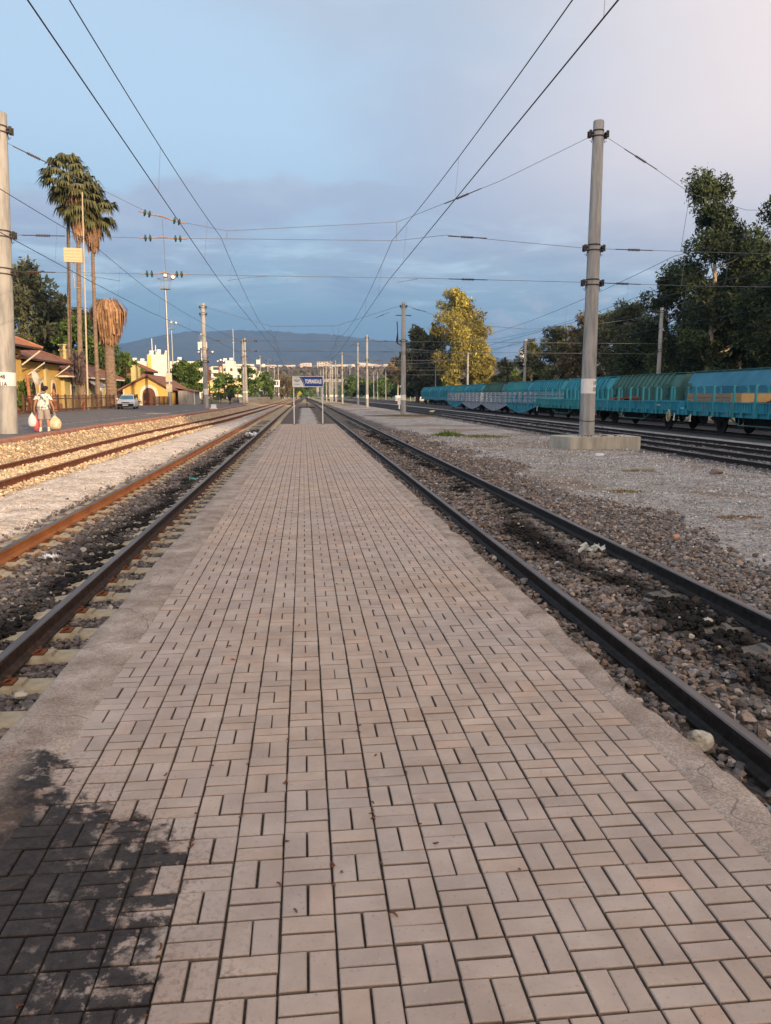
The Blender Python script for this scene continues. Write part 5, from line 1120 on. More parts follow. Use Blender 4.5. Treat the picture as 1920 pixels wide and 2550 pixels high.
def station():
    rootA = empty('station_building', (-23.2, 50, .1), 0, label='tall yellow station wing with orange tiled roof at the left edge', cat='building')
    MB().box((-5.2, 8.3, 2.9), (10.4, 19, 4.6)).build('wall', yel, rootA); MB().box((-5.2, 8.3, .45), (10.5, 19.1, 1.0)).build('plinth', plinth, rootA)
    mb = MB(); hip_roof(mb, -10.4, 0, -1.2, 17.8, 5.35, 8.4, 1.35); mb.build('roof', [tile2, eave_m], rootA)
    MB().tube([(.1, 17.6, 3.9), (1.3, 18.6, 5.1)], .07, 6).build('eave_brace', trim, rootA); MB().tube([(.07, 15.6, 0), (.07, 15.6, 5)], .06, 8).build('downpipe', yel_p, rootA)
    MB().box((.1, 13.4, 3.3), (.22, .5, .6)).build('meter_box', white_p, rootA)
    for k in range(3):
        f = MB().prism([(a+3+k*5, b+.95) for a, b in arch_poly(1.6, 2.8, 1.9)], -.02, .05, ax='x').build('window_surround', trim, rootA)
        MB().prism([(a+3+k*5, b+1.05) for a, b in arch_poly(1.15, 2.5, 1.8)], .05, .07, ax='x').build('window', win_m, f)
    # satellite dish
    d = empty('satellite_dish', (-22.9, 70.2, 3.0), 0, label='round white satellite dish on the yellow wall', cat='satellite dish')
    b = MB(); rg = [[(.26*(1-r*r), r*.62*math.cos(a), r*.66*math.sin(a)) for a in np.linspace(0, 2*PI, 20, endpoint=False)] for r in (1, .75, .5, .25, .04)]
    b.loft(rg, 0); o = b.build('bowl', mat('dish_grey', (.50, .47, .40), (.58, .55, .48), 4, .5), d); o.rotation_euler = (0, R(-15), R(-8))
    MB().tube([(0, 0, 0), (.5, -.3, -.2), (.75, -.35, .1)], .03, 6).tube([(0, 0, 0), (-.9, .2, -.2)], .04, 6).build('arm', steel_gv, d)
    rootB = empty('station_building', (-24.2, 68.6, .1), 0, label='middle yellow station wing with pointed arch openings and brown roof', cat='building')
    MB().box((-4.5, 6.4, 2.35), (9, 12.8, 4.1)).build('wall', yel, rootB); MB().box((-4.5, 6.4, .3), (9.1, 12.9, .6)).build('plinth', plinth, rootB)
    mb = MB(); hip_roof(mb, -9, 0, -1, 12.8, 4.55, 7.0, 1.2); mb.build('roof', [tile, eave_m], rootB)
    MB().box((.08, 8.2, 2.3), (.22, .7, 4.2)).build('pilaster', yel_p, rootB)
    for y in (1.8, 4.6, 7.0, 10.4):
        f = MB().prism([(a+y, b) for a, b in arch_poly(1.5, 2.9, 1.7)], -.02, .06, ax='x').build('arch_surround', trim, rootB); MB().prism([(a+y, b) for a, b in arch_poly(1.05, 2.6, 1.6)], .06, .08, ax='x').build('arch_door', eave_m, f)
    for y in (10.8, 3.2): MB().tube([(.1, y, 3.2), (1.15, y+1.4, 4.3)], .06, 6).build('eave_brace', trim, rootB)
    rootC = empty('station_building', (-23.9, 81.6, .1), 0, label='long low pale yellow station wing behind the palm trunks', cat='building')
    MB().box((-4, 11, 1.6), (8, 22, 3.0)).build('wall', yel_p, rootC)
    mb = MB(); hip_roof(mb, -8, 0, -.5, 22, 3.35, 5.7, .9); mb.build('roof', [tile, trim], rootC)
    mb = MB(); mb.box((-2.2, 8.5, 5.3), (.9, .9, 1.9)).box((-2.2, 8.5, 6.3), (1.1, 1.1, .15)).box((-2.2, 8.5, 6.6), (.9, .9, .45)).box((-2.2, 8.5, 6.9), (1.1, 1.1, .12)).build('chimney', yel_p, rootC)
    MB().box((-1.9, 8.03, 6.6), (.25, .06, .3)).box((-2.5, 8.03, 6.6), (.25, .06, .3)).build('chimney_opening', win_m, rootC)
    mb = MB(); mb.box((-4.6, 1.5, 5.6), (1.9, .7, 1.1)).box((-4.6, 1.5, 6.2), (2.1, .9, .15)).build('chimney', yel_p, rootC)
    for y in (2.6, 11.5, 17):
        f = MB().box((.04, y, 1.75), (.1, 1.4, 1.5)).build('window_surround', trim, rootC); MB().box((.10, y, 1.75), (.05, 1.1, 1.2)).build('window', win_m, f)
    for y in (14.0, 20.8): MB().box((.09, y, 1.6), (.16, .65, 3.0)).build('pilaster', trim, rootC)
    MB().box((.3, 4.8, 1.35), (.5, .9, .75)).lathe((.3, 4.8, 1.3), [(.01, 0), (.01, .01)], 6).build('air_conditioner', white_p, rootC)
    MB().box((.9, 9, 2.7), (1.8, 4.2, .08), ry=.5).build('awning', mat('awning_grey', (.30, .28, .30), (.42, .40, .42), 3, .8), rootC)
    # small garage with pointed arch door
    G_ = empty('garage', (-21.05, 108, .12), 0, label='small yellow gabled garage with a brown pointed arch door', cat='garage')
    MB().prism([(-3.0, 0), (3.0, 0), (3.0, 2.25), (.2, 3.75), (-3.0, 2.25)], 0, 16).build('wall', yel, G_)
    MB().prism([(-3.6, 1.95), (.2, 3.98), (3.55, 1.98), (3.6, 2.12), (.2, 4.16), (-3.7, 2.1)], -.45, 16.4).build('roof', tile, G_)
    MB().prism([(-3.65, 1.93), (.2, 3.95), (3.6, 1.96), (3.55, 1.84), (.2, 3.8), (-3.6, 1.80)], -.5, -.42).build('barge_board', eave_m, G_)
    f = MB().prism(arch_poly(2.5, 2.75, 1.25), -.06, .05).build('door_surround', trim, G_, (.35, 0, 0)); MB().prism(arch_poly(1.75, 2.35, 1.1), -.10, -.06).build('door', brn, f)
    MB().box((3.0, -.04, 1.1), (.3, .1, 2.2)).box((-2.95, -.04, 1.1), (.2, .1, 2.2)).build('corner_strip', trim, G_)
    MB().box((-2.3, 5, 3.9), (1.1, 1.0, 2.6)).box((-2.3, 5, 5.3), (.7, .7, .3)).box((-2.3, 5, 5.5), (1.0, .9, .08)).build('chimney', yel_p, G_)
    S = empty('shed', (-16.4, 112, .12), 0, label='low grey lean-to shed with a white post right of the garage', cat='shed')
    MB().box((0, 3, 1.0), (2.2, 6, 2.0)).build('wall', concrete, S); MB().box((.0, 3, 2.15), (3.0, 6.8, .1), ry=.22).build('roof', tile, S); MB().box((1.15, -.05, 1.0), (.12, .12, 2.0)).build('post', white_p, S)
    H = empty('house', (-28.6, 128, .1), 0, label='brown walled house with red roof behind the garage chimney', cat='house')
    MB().box((0, 4, 2.6), (7, 8, 5.2)).build('wall', mat('plaster_brown', (.24, .13, .07), (.34, .20, .11), 1.5, .9), H); mb = MB(); hip_roof(mb, -3.5, 3.5, 0, 8, 5.2, 7.2, .6); mb.build('roof', [roof_m, eave_m], H)
    MB().box((0, -.05, 3.6), (1.2, .1, 1.2)).build('window', win_m, H)
station()
# fence
def fence():
    F_ = empty('fence', (-20.6, 62, .14), 0, label='dark brown rail fence along the front of the station building', cat='fence')
    pts = [(-20.75, 60.5), (-19.9, 76), (-19.9, 92), (-20.6, 100), (-22.0, 106.8)]; ln = np.insert(np.cumsum([math.dist(a, b) for a, b in zip(pts[:-1], pts[1:])]), 0, 0)
    P = lambda s: (float(np.interp(s, ln, [p[0] for p in pts]))+20.6, float(np.interp(s, ln, [p[1] for p in pts]))-62)
    fm = mat('fence_brown', (.07, .035, .022), (.12, .065, .04), 4, .85); n = int(ln[-1]/1.75)
    for k in range(n+1): x, y = P(k*1.75); MB().box((x, y, .72), (.13, .13, 1.5)).build('fence_post', fm, F_)
    for z in (1.32, 1.12, .22): MB().tube([(*P(s), z) for s in np.linspace(0, ln[-1], 24)], .045, 6).build('rail', fm, F_)
    mb = MB()
    for s in np.arange(0, ln[-1], .22): x, y = P(s); mb.box((x, y, .68), (.022, .022, 1.1))
    mb.build('bars', fm, F_)
    F2 = empty('fence', (-18.0, 107.6, .14), 0, label='dark low fence in front of the garage, right of its door', cat='fence')
    for k in range(4): MB().box((-1.9+k*.62, 0, .62), (.1, .1, 1.25)).build('fence_post', fm, F2)
    MB().box((-1.0, 0, 1.15), (2.1, .06, .08)).box((-1.0, 0, .2), (2.1, .06, .08)).build('rail', fm, F2)
    mb = MB()
    for k in range(14): mb.box((-1.95+k*.15, 0, .65), (.07, .03, .95))
    mb.build('bars', fm, F2)
    F3 = empty('fence', (-15.0, 118, .14), 0, label='dark green mesh fence under the small round tree', cat='fence'); gm = mat('fence_green_black', (.02, .025, .02), (.04, .045, .035), 4, .9)
    for k in range(5): MB().box((k*1.15, k*2.2, .8), (.1, .1, 1.7)).build('fence_post', gm, F3)
    mb = MB()
    for k in range(44): mb.box((k*.105, k*.2, .85), (.05, .05, 1.5))
    mb.box((2.3, 4.4, 1.6), (.05, 10, .06), rz=-.482).build('mesh', gm, F3)
    F4 = empty('bush_row', (-20.4, 87, .14), 0, label='dark hedge growing through the fence beside the parked car', cat='hedge')
    r_ = np.random.default_rng(3); cl = [(.1*r_.normal(), k*.8, .45, .45, .5, .42, r_.choice((.5, .8, 1.1))) for k in range(15)]
    V, Fc, Cc = leaf_cloud(cl, 420, .10, 5); npmesh('foliage', V, Fc, lf_dark, F4, Cc)
fence()
def cone(x, y, h, lab):
    o = MB().lathe((0, 0, 0), [(.45, 0), (.38, .15), (.16, h*.6), (.12, h*.75), (.2, h*.8), (.05, h)], 12).build('planter_post', plinth, None, (x, y, .14)); tag(o, lab, 'bollard')
cone(-21.6, 70.5, 1.9, 'tapered terracotta garden post behind the fence, left one'); cone(-21.3, 79, 1.4, 'tapered terracotta garden post behind the fence, near the second palm')
o = MB().tube([(0, 0, 0), (-.1, .15, 1.3), (-.2, .3, 3.0)], [.17, .14, .12], 8).tube([(.35, -.6, 0), (.0, -.2, 1.2)], .09, 7).build('leaning_beam', plinth, None, (-21.6, 64.5, .14)); tag(o, 'terracotta beams leaning against the corner of the tall station wing', 'beam')

# ------------------------------------------------------------------ floodlight masts, lamps
def mast(x, y, h, label, lattice=False, m=None, r=.13, board_=False, sc=1.0):
    root = empty('floodlight_mast', (x, y, .15), 0, label=label, cat='floodlight mast', group='floodlight masts')
    if lattice:
        mb = MB(); w0, w1 = .85, .42
        C4 = lambda z: [(sx*(w0+(w1-w0)*z/h), sy*(w0+(w1-w0)*z/h), z) for sx, sy in ((-1, -1), (1, -1), (1, 1), (-1, 1))]
        for i in range(4): mb.tube([C4(0)[i], C4(h)[i]], .09, 5)
        for k in range(10):
            a, b = C4(h*k/10), C4(h*(k+1)/10)
            for i in range(4): mb.tube([a[i], b[(i+1) % 4]], .05, 4); mb.tube([b[i], b[(i+1) % 4]], .05, 4)
        mb.build('lattice_tower', rust, root)
    else: MB().tube([(0, 0, 0), (0, 0, h)], [r*1.25, r*.7], 10).build('shaft', m or steel_gv, root)
    b = MB()
    for z, rr in ((h, .55), (h+1.15, .85)): b.tube([(sc*rr*math.cos(a), sc*rr*math.sin(a), z) for a in np.linspace(0, 2*PI, 16)], .035, 5, cap=False)
    for a in np.linspace(0, 2*PI, 8, endpoint=False): b.tube([(sc*.55*math.cos(a), sc*.55*math.sin(a), h), (sc*.85*math.cos(a), sc*.85*math.sin(a), h+1.15)], .02, 4)
    b.box((0, 0, h), (sc*1.1, sc*1.1, .05)); b.tube([(0, 0, h), (0, 0, h+2.2)], .03, 5); b.build('basket', steel_gv if not lattice else rust, root)
    for k, (dx, dz, ry) in enumerate(((.1, 1.55, 0), (.95, 1.35, .7), (-.8, 1.25, -.5))):
        if k == 2 and not lattice: continue
        l_ = MB().box((0, 0, 0), (.5, .16, .5)).build('floodlight', steel_dk, root, (dx*sc, -.15, h+dz)); l_.rotation_euler = (R(-25), ry, 0)
        MB().box((0, -.085, 0), (.42, .02, .42)).build('lens', white_p, l_)
    return root
m1 = mast(-16.3, 98, 14.0, 'tall slim floodlight mast with a basket in front of the garage', r=.16)
MB().box((0, -.2, 3.5), (.75, .08, 1.05)).box((0, -.2, 2.2), (.7, .08, 1.0)).build('notice_board', mat('board_cream', (.48, .44, .30), (.56, .52, .38), 4, .7), m1)
mast(-29.0, 180, 15.8, 'distant floodlight mast with basket, left of the tall slim one', r=.16, sc=1.1)
mast(-29.5, 235, 17.2, 'distant white mast with small lamp cage right of the tall slim one', r=.17, sc=.9, m=white_p)
L1 = mast(-24.2, 200, 10.6, 'rusty lattice floodlight tower before the white flats', lattice=True, sc=1.9)
MB().box((-.6, 0, 13.4), (2.2, .5, 1.9)).build('lamp_panel', white_p, L1); MB().box((-.6, -.28, 13.4), (1.7, .05, 1.3)).build('lens', mat('lamp_lens', (.62, .58, .5), (.7, .66, .58), 6, .4), L1)
mast(-21.0, 205, 8.6, 'thinner rusty lattice tower right of the larger one', lattice=True, sc=.8)
mast(33.5, 196, 9.8, 'thin floodlight mast in front of the shaded eucalyptus', r=.14); mast(49.5, 205, 9.6, 'thin lamp mast at the right edge of the golden eucalyptus', r=.13); mast(33.5, 560, 21, 'very distant mast with a white lamp cage above the green belt', r=.3, sc=2.0)
# lamp board in front of the palms
LB = empty('lamp_board', (-9.15, 31.2, .14), 0, label='thin white lamp pole and small cream lamp box before the palms', cat='street lamp')
a_ = MB(); a_.tube([(0, 0, 0), (0, 0, 0.01)], .01, 4)
bpy.data.objects.remove(LB)
MP = empty('floodlight_mast', (-20.25, 76, .14), 0, label='slim pale mast in front of the palms with a cream lamp box', cat='floodlight mast', group='floodlight masts')
MB().tube([(0, 0, 0), (0, 0, 19.6)], [.09, .055], 8).build('shaft', mat('mast_cream', (.42, .36, .27), (.52, .45, .35), 5, .7, stretch=(1, 1, .3)), MP)
MP.rotation_euler = (0, .03, 0)
l_ = MB().box((-.85, -.3, 14.0), (1.6, .3, 1.25)).build('floodlight', cream, MP); mb = MB()
for k in range(4): mb.box((-.85, -.47, 13.6+k*.27), (1.35, .03, .07))
mb.build('lens_bar', mat('lens_grey', (.5, .45, .36), None, 4, .5), l_); MB().tube([(-.85, -.2, 13.4), (-.95, -.1, 12.6), (-.9, 0, 11.2), (0, 0, 11.1)], .05, 6).build('bracket', steel_gv, MP)
for k, (x, y, h, lab) in enumerate([(-47.5, 262, 17.4, 'thin white antenna mast on the flats, left one'), (-48.6, 262, 19.5, 'very thin tall aerial behind the white antenna mast'), (-43, 500, 42, 'faint tall aerial over the white flats')]):
    o = MB().tube([(0, 0, 0), (0, 0, h)], [.2, .12], 8).tube([(-.9, 0, h*.8), (.9, 0, h*.8)], .08, 4).build('aerial_mast', white_p, None, (x, y, 0)); tag(o, lab, 'antenna')
o = empty('street_lamp', (-9.9, 262, 0), 0, label='curved double armed street lamp right of the slim shaded pole', cat='street lamp')
MB().tube([(0, 0, 0), (0, 0, 6.2), (-.5, 0, 7.0), (-2.2, 0, 7.6), (-6.5, 0, 8.4)], [.12, .1, .08, .07, .05], 8).build('arm', steel_gv, o); MB().box((-2.6, 0, 7.7), (1.0, .3, .2), ry=.15).box((-6.6, 0, 8.4), (1.2, .3, .2)).box((-4.6, 0, 8.1), (.9, .3, .2)).build('lamp_head', white_p, o)
o = empty('road_sign', (-8.6, 258, -.1), 0, label='blue and white square sign on a post left of the name board', cat='sign'); MB().tube([(0, 0, 0), (0, 0, 4)], .08, 6).build('post', steel_gv, o)
MB().box((0, -.1, 5.2), (2.0, .08, 2.2)).build('panel', white_p, o); MB().box((0, -.16, 5.3), (1.2, .03, 1.3)).build('blue_field', mat('sign_blue', (0, 0, 0)), o); MB().box((0, -.19, 5.3), (.25, .03, .9)).build('mark', white_p, o)
o = MB().box((0, 0, .6), (1.1, .1, 1.3), ry=.75).box((0, 0, -.5), (.12, .12, 1.6)).build('yellow_marker', mat('yellow_paint', (.62, .48, .05), (.7, .55, .08), 4, .6), None, (-1.2, 262, 1.3)); tag(o, 'small yellow diamond marker under the name board', 'sign')
o = empty('bridge', (2.3, 420, -.4), 0, label='pale concrete bridge across the tracks seen under the name board', cat='bridge'); MB().box((0, 0, 9.3), (44, 5, 1.6)).build('deck', concrete, o)
for x in (-12, -5.5, 5.5, 12): MB().box((x, 0, 4.2), (1.3, 3, 8.6)).build('pier', concrete, o)
# raised bank with concrete block wall
o = MB().loft([[(-9.9, 142, -.5), (-9.9, 142, .55), (-15, 142, .6), (-15, 142, -.5)], [(-8.3, 176, -.5), (-8.3, 176, .95), (-15, 176, .95), (-15, 176, -.5)], [(-7.6, 212, -.5), (-7.6, 212, 1.05), (-14, 212, 1.05), (-14, 212, -.5)], [(-8.5, 300, -.5), (-8.5, 300, .6), (-14, 300, .6), (-14, 300, -.5)]], smooth=False)
o = o.build('loading_platform', mat('old_block_concrete', (.17, .15, .13), (.26, .235, .20), .7, .95, bump=.4, bsc=3, det=9)); tag(o, 'low raised loading platform of old grey blocks beyond the station platform', 'loading platform')
o = MB().box((0, 0, .25), (.5, .3, .4)).box((0, 0, .05), (.7, .5, .1)).build('white_block', white_p, None, (-8.95, 79.4, .16)); tag(o, 'small white block at the foot of the square topped pole', 'block')
o = MB().box((0, 0, .1), (.4, .3, .16)).box((.22, 0, .16), (.2, .24, .12)).build('track_box', mat('yellow_white', (.60, .56, .30), (.68, .64, .38), 4, .6), None, (14.6, 88, -.42)); tag(o, 'small pale yellow box between the rails of the nearer right hand track', 'box')
# pale round tanks and low cars far right and left
for i, (x, y, w, m, lab) in enumerate([(30.5, 250, 1.7, white_p, 'white round drum beside the track left of the second big pole'), (38.5, 262, 1.6, white_p, 'white round drum beside the track right of the second big pole'), (41, 268, 1.4, white_p, 'smaller white drum beside the second big pole'), (-15.5, 320, 3.4, white_p, 'large pale round tank left of the name board')]):
    o = MB().loft([[(dx, r*math.cos(a), w*.5+r*math.sin(a)) for a in np.linspace(0, 2*PI, 14, endpoint=False)] for dx, r in ((-w*.6, w*.3), (-w*.5, w*.5), (w*.5, w*.5), (w*.6, w*.3))]).box((0, 0, .12), (w*1.1, w*.5, .25)).build('storage_tank', m, None, (x, y, -.45)); tag(o, lab, 'tank')

# ------------------------------------------------------------------ white flats beyond the station
flat_w = mat('flat_wall_white', (.72, .68, .55), (.80, .76, .64), .4, .9, det=9); flat_y = mat('flat_wall_yellow', (.66, .46, .12), (.72, .52, .16), .4, .9)
def flats():
    A = empty('apartment_block', (-44, 260, 0), 0, label='long white block of flats with yellow strips and roof tanks behind the garage', cat='apartment block')
    MB().box((.5, 6, 6.1), (21.5, 12, 12.2)).box((-2.2, -.6, 7.1), (6.8, 1.4, 14.2)).box((-8.2, -.5, 5.9), (4.4, 1.2, 11.6)).build('wall', flat_w, A)
    MB().box((-5.0, -1.35, 7.1), (1.3, .16, 14.1)).box((9.4, -.08, 6), (.9, .18, 11.9)).build('coloured_strip', flat_y, A)
    for k in range(5):
        for j, x in enumerate((2.5, 5.5)): 
            if (k+j) % 2 == 0: MB().box((x, -.04, 2+k*2.3), (.35, .08, .45)).build('window', win_m, A)
    for x, z in ((-10, 12.8), (-4.6, 15.1), (-2.3, 15.5), (.3, 15.2), (4.2, 13.1), (-7.6, 12.6)):
        f = MB().tube([(x-.6, 1, z), (x+.6, 1, z)], .48, 12).tube([(x, 1, z-1.1), (x, 1, z)], .06, 5).box((x, .2, z-.8), (1.5, .08, .9), rx=.6).build('roof_tank', white_p, A)
    B = empty('apartment_block', (-31, 330, 0), 0, label='white block of flats with balconies and a stair tower behind the lattice tower', cat='apartment block')
    MB().box((-3.5, 6, 6.5), (6.5, 12, 13)).box((.9, 5, 7.7), (3.2, 12, 15.4)).box((6.5, 6, 6.4), (9.5, 12, 12.8)).build('wall', flat_w, B)
    for k in range(4):
        MB().box((-4.6, -.7, 2.4+k*2.7), (3.2, 1.5, .25)).box((-4.6, -1.4, 3.0+k*2.7), (3.2, .1, .9)).build('balcony', flat_w, B); MB().box((-4.6, -.04, 4.0+k*2.7), (2.6, .1, 1.3)).build('balcony_door', win_m, B)
        for x in (-1.2, 1.6, 4.4, 7.2, 9.8): MB().box((x, -.05 if x != 1.6 else -1.05, 3.6+k*2.7), (1.0, .1, 1.2)).build('window', win_m, B)
    for x, z in ((-1, 15.9), (1.5, 16.1)): MB().tube([(x-.7, 1, z), (x+.7, 1, z)], .5, 12).box((x, 1, z-.7), (.1, .1, 1.0)).build('roof_tank', white_p, B)
    D = empty('house', (-29.5, 300, 0), 0, label='two storey yellow building with an orange ground floor below the white flats', cat='building')
    MB().box((0, 5, 4.4), (14, 10, 4.0)).box((0, 5, 6.5), (15, 11, .35)).build('wall', mat('plaster_light_yellow', (.68, .56, .26), (.76, .64, .34), 1, .9), D); MB().box((0, 5, 1.2), (13.6, 9.8, 2.4)).build('ground_floor', mat('plaster_orange', (.60, .33, .12), (.68, .40, .17), 1, .9), D)
    for x in (-3.4, -2.6, 2.2, 3.0, 3.8): MB().box((x, -.05, 4.6), (.55, .1, 1.2)).build('window', win_m, D)
    for x in (-5, -1.5, 4.5): MB().box((x, .06, 1.1), (2.2, .1, 1.9)).build('shop_opening', eave_m, D)
    K = empty('low_wall', (-20, 255, 0), 0, label='long pale low boundary wall before the yellow building', cat='wall'); MB().box((-8, 0, .8), (34, .4, 1.6)).build('wall', flat_w, K)
    T = empty('shop_sign', (-40.2, 250, 0), 0, label='pair of round white roof dishes on a post right of the white flats', cat='satellite dish'); MB().tube([(0, 0, 0), (0, 0, 14)], .2, 8).build('post', steel_gv, T)
    bpy.data.objects.remove(T.children[0]); bpy.data.objects.remove(T)
    for k, (x, w, h, z, m, lab) in enumerate([(-52, 9, 9, 236, flat_w, 'cream rendered house left of the long white flats'), (-19.5, 5.5, 9.5, 345, flat_w, 'narrow white house right of the stair tower flats'), (-41.5, 3.5, 12.5, 300, flat_w, 'narrow white tower house between the two blocks of flats')]):
        H = empty('house', (x, z, 0), 0, label=lab, cat='house'); MB().box((0, 4, h/2), (w, 8, h)).build('wall', m, H); MB().box((0, 4, h+.2), (w+.4, 8.4, .4)).build('roof', hm_w, H)
        for j in range(2): MB().box((-w/4+j*w/2, -.05, h*.7), (1.0, .1, 1.2)).build('window', win_m, H)
flats()

# ------------------------------------------------------------------ cars
def car(loc, rz, paint, label, simple=False, name='car'):
    root = empty(name, loc, rz, label=label, cat='car')           # front towards -Y
    st = [(-2.12, .30, .62, .70), (-2.05, .22, .70, .80), (-1.6, .20, .80, .83), (-1.15, .19, .90, .84), (-.5, .19, .93, .84), (.6, .19, .94, .84), (1.5, .20, .93, .84), (1.95, .22, .90, .81), (2.10, .32, .80, .74)]
    rings = [[(-w*.94, y, zb), (-w, y, zb+.12), (-w, y, (zb+zt)/2), (-w*.985, y, zt-.08), (-w*.90, y, zt), (0, y, zt+.025), (w*.90, y, zt), (w*.985, y, zt-.08), (w, y, (zb+zt)/2), (w, y, zb+.12), (w*.94, y, zb)] for y, zb, zt, w in st]
    body = MB().loft(rings).build('body', paint, root)
    cb = [(-.98, .92, .76), (-.30, 1.36, .60), (.15, 1.41, .60), (.95, 1.39, .59), (1.25, 1.30, .62), (1.85, .93, .74)]
    cr = [[(-w, y, z0) for z0 in (.90,)]+[(-w*.97, y, max(.9, z-.07)), (-w*.86, y, z), (w*.86, y, z), (w*.97, y, max(.9, z-.07)), (w, y, .90)] for y, z, w in cb]
    MB().loft(cr, smooth=False).build('cabin', paint, root)
    MB().add([(-.66, -.955, .955), (.66, -.955, .955), (.54, -.37, 1.32), (-.54, -.37, 1.32)], [(0, 1, 2, 3)]).build('windscreen', mat('car_glass_blue', (.05, .10, .14), (.08, .22, .30), 1.2, .08, spec=.6), root, (0, -.012, .008))
    for s in (-1, 1):
        MB().add([(s*.775, -.55, .95), (s*.775, 1.35, .95), (s*.62, .95, 1.32), (s*.62, -.18, 1.32)], [(0, 1, 2, 3)]).build('side_window', glass_dk, root, (s*.012, 0, .0))
        MB().box((s*.90, -.62, 1.0), (.14, .12, .13)).build('mirror', paint, root)
        MB().box((s*.58, -2.11, .66), (.30, .06, .14)).build('headlight', mat('headlight_glass', (.55, .57, .6), None, 3, .15), root)
        for y in (-1.32, 1.30):
            w = MB().loft([[(s*.74+dx*s, y+r*math.cos(a), .30+r*math.sin(a)) for a in np.linspace(0, 2*PI, 18, endpoint=False)] for dx, r in ((-.09, .28), (-.07, .305), (.07, .305), (.09, .28), (.09, .19))], smooth=False).build('tyre', black_r, root)
            MB().loft([[(s*.74+dx*s, y+r*math.cos(a), .30+r*math.sin(a)) for a in np.linspace(0, 2*PI, 14, endpoint=False)] for dx, r in ((.06, .19), (.093, .17), (.08, .05))]).build('rim', steel_gv, w)
    MB().box((0, -2.12, .40), (1.52, .14, .26)).box((0, -2.14, .66), (.74, .03, .08)).box((0, 2.12, .42), (1.5, .12, .2)).build('bumper', black_r, root)
    MB().box((0, -2.20, .40), (.50, .02, .12)).build('number_plate', white_p, root)
    return root
car((-17.35, 79.6, .17), R(6), mat('car_white', (.60, .64, .70), (.66, .70, .76), 2, .25, spec=.6), 'white saloon car parked before the garage, facing the camera')
for k, (x, y, rz, lab) in enumerate([(-27.5, 235, 1.4, 'white car parked left of the lattice tower by the yellow building'), (-33, 245, 1.6, 'pale car farthest left before the yellow building'), (-23.5, 228, 1.5, 'small pale car just right of the dark dressed person')]):
    car((x, y, .05), rz, mat('car_pale%d' % k, (.5, .5, .5), (.58, .57, .55), 2, .3, spec=.6), lab)
car((-10.2, 196, 1.05), 1.3, mat('car_white', (0, 0, 0)), 'white car on the raised platform right of the twin poles')

# ------------------------------------------------------------------ people
skin_m = mat('skin', (.38, .20, .13), (.45, .25, .16), 6, .6); hair_m = mat('hair_black', (.012, .010, .009), (.025, .02, .018), 30, .7)
def body(root, J, edges, mats, name='body'):
    me = bpy.data.meshes.new(name); me.from_pydata([j[0] for j in J], edges, []); me.materials.append(mats)
    o = bpy.data.objects.new(name, me); link(o, root); md = o.modifiers.new('skin', 'SKIN'); md.use_smooth_shade = True
    for v, j in zip(me.skin_vertices[0].data, J): v.radius = (j[1], j[2] if len(j) > 2 else j[1])
    me.skin_vertices[0].data[0].use_root = True; o.modifiers.new('sub', 'SUBSURF').levels = 2; o.modifiers['sub'].render_levels = 2; return o
def ringloft(rs, seg=14):
    """rs: (cx,cy,cz,rx,ry)"""
    return [[(cx+rx*math.cos(2*PI*k/seg), cy+ry*math.sin(2*PI*k/seg), cz) for k in range(seg)] for cx, cy, cz, rx, ry in rs]
def make_person(root, stride, arm_out=.10, head_tilt=(.05, .06)):
    """1.72 m figure seen from behind, walking towards +Y. hands end at the wrists of straight hanging arms"""
    J = []; E = []
    def add(p, r, par=None, r2=None):
        J.append((p, r, r2 or r)); 
        if par is not None: E.append((par, len(J)-1))
        return len(J)-1
    pel = add((0, 0, .96), .155, None, .11); sp1 = add((0, .0, 1.12), .135, pel, .10); sp2 = add((0, .02, 1.30), .155, sp1, .11); ch = add((0, .03, 1.42), .14, sp2, .10); nk = add((0, .055, 1.50), .058, ch); hd0 = add((head_tilt[0]*.5, .085, 1.575), .075, nk); hd1 = add((head_tilt[0], .10+head_tilt[1]*.3, 1.655), .088, hd0, .098)
    W_ = []
    for s in (-1, 1):
        sh = add((s*.185, .03, 1.42), .062, ch); el = add((s*(.25+arm_out*.3), .0, 1.14), .047, sh); wr = add((s*(.27+arm_out), .07, .90), .030, el); pm = add((s*(.275+arm_out), .085, .83), .030, wr, .018)
        for f, (dy, ln, rr) in enumerate(((.030, .060, .0085), (.012, .068, .009), (-.008, .062, .0085), (-.026, .048, .0075))):
            a = add((s*(.280+arm_out), .085+dy, .775), rr, pm); b = add((s*(.270+arm_out), .085+dy, .775-ln*.6), rr*.9, a); add((s*(.245+arm_out), .085+dy, .775-ln*.75), rr*.8, b)
        t = add((s*(.255+arm_out), .125, .80), .0095, pm); add((s*(.243+arm_out), .125, .755), .0085, t); W_.append((s*(.262+arm_out), .085, .735))
        hp = add((s*.095, 0, .90), .105, pel); kn = add((s*.115, .02+s*stride*.35, .50), .062, hp); cf = add((s*.12, -.03+s*stride*.75, .32), .055, kn); an = add((s*.125, -.02+s*stride, .10), .036, cf); add((s*.135, .10+s*stride, .035), .035, an)
    return J, E, W_
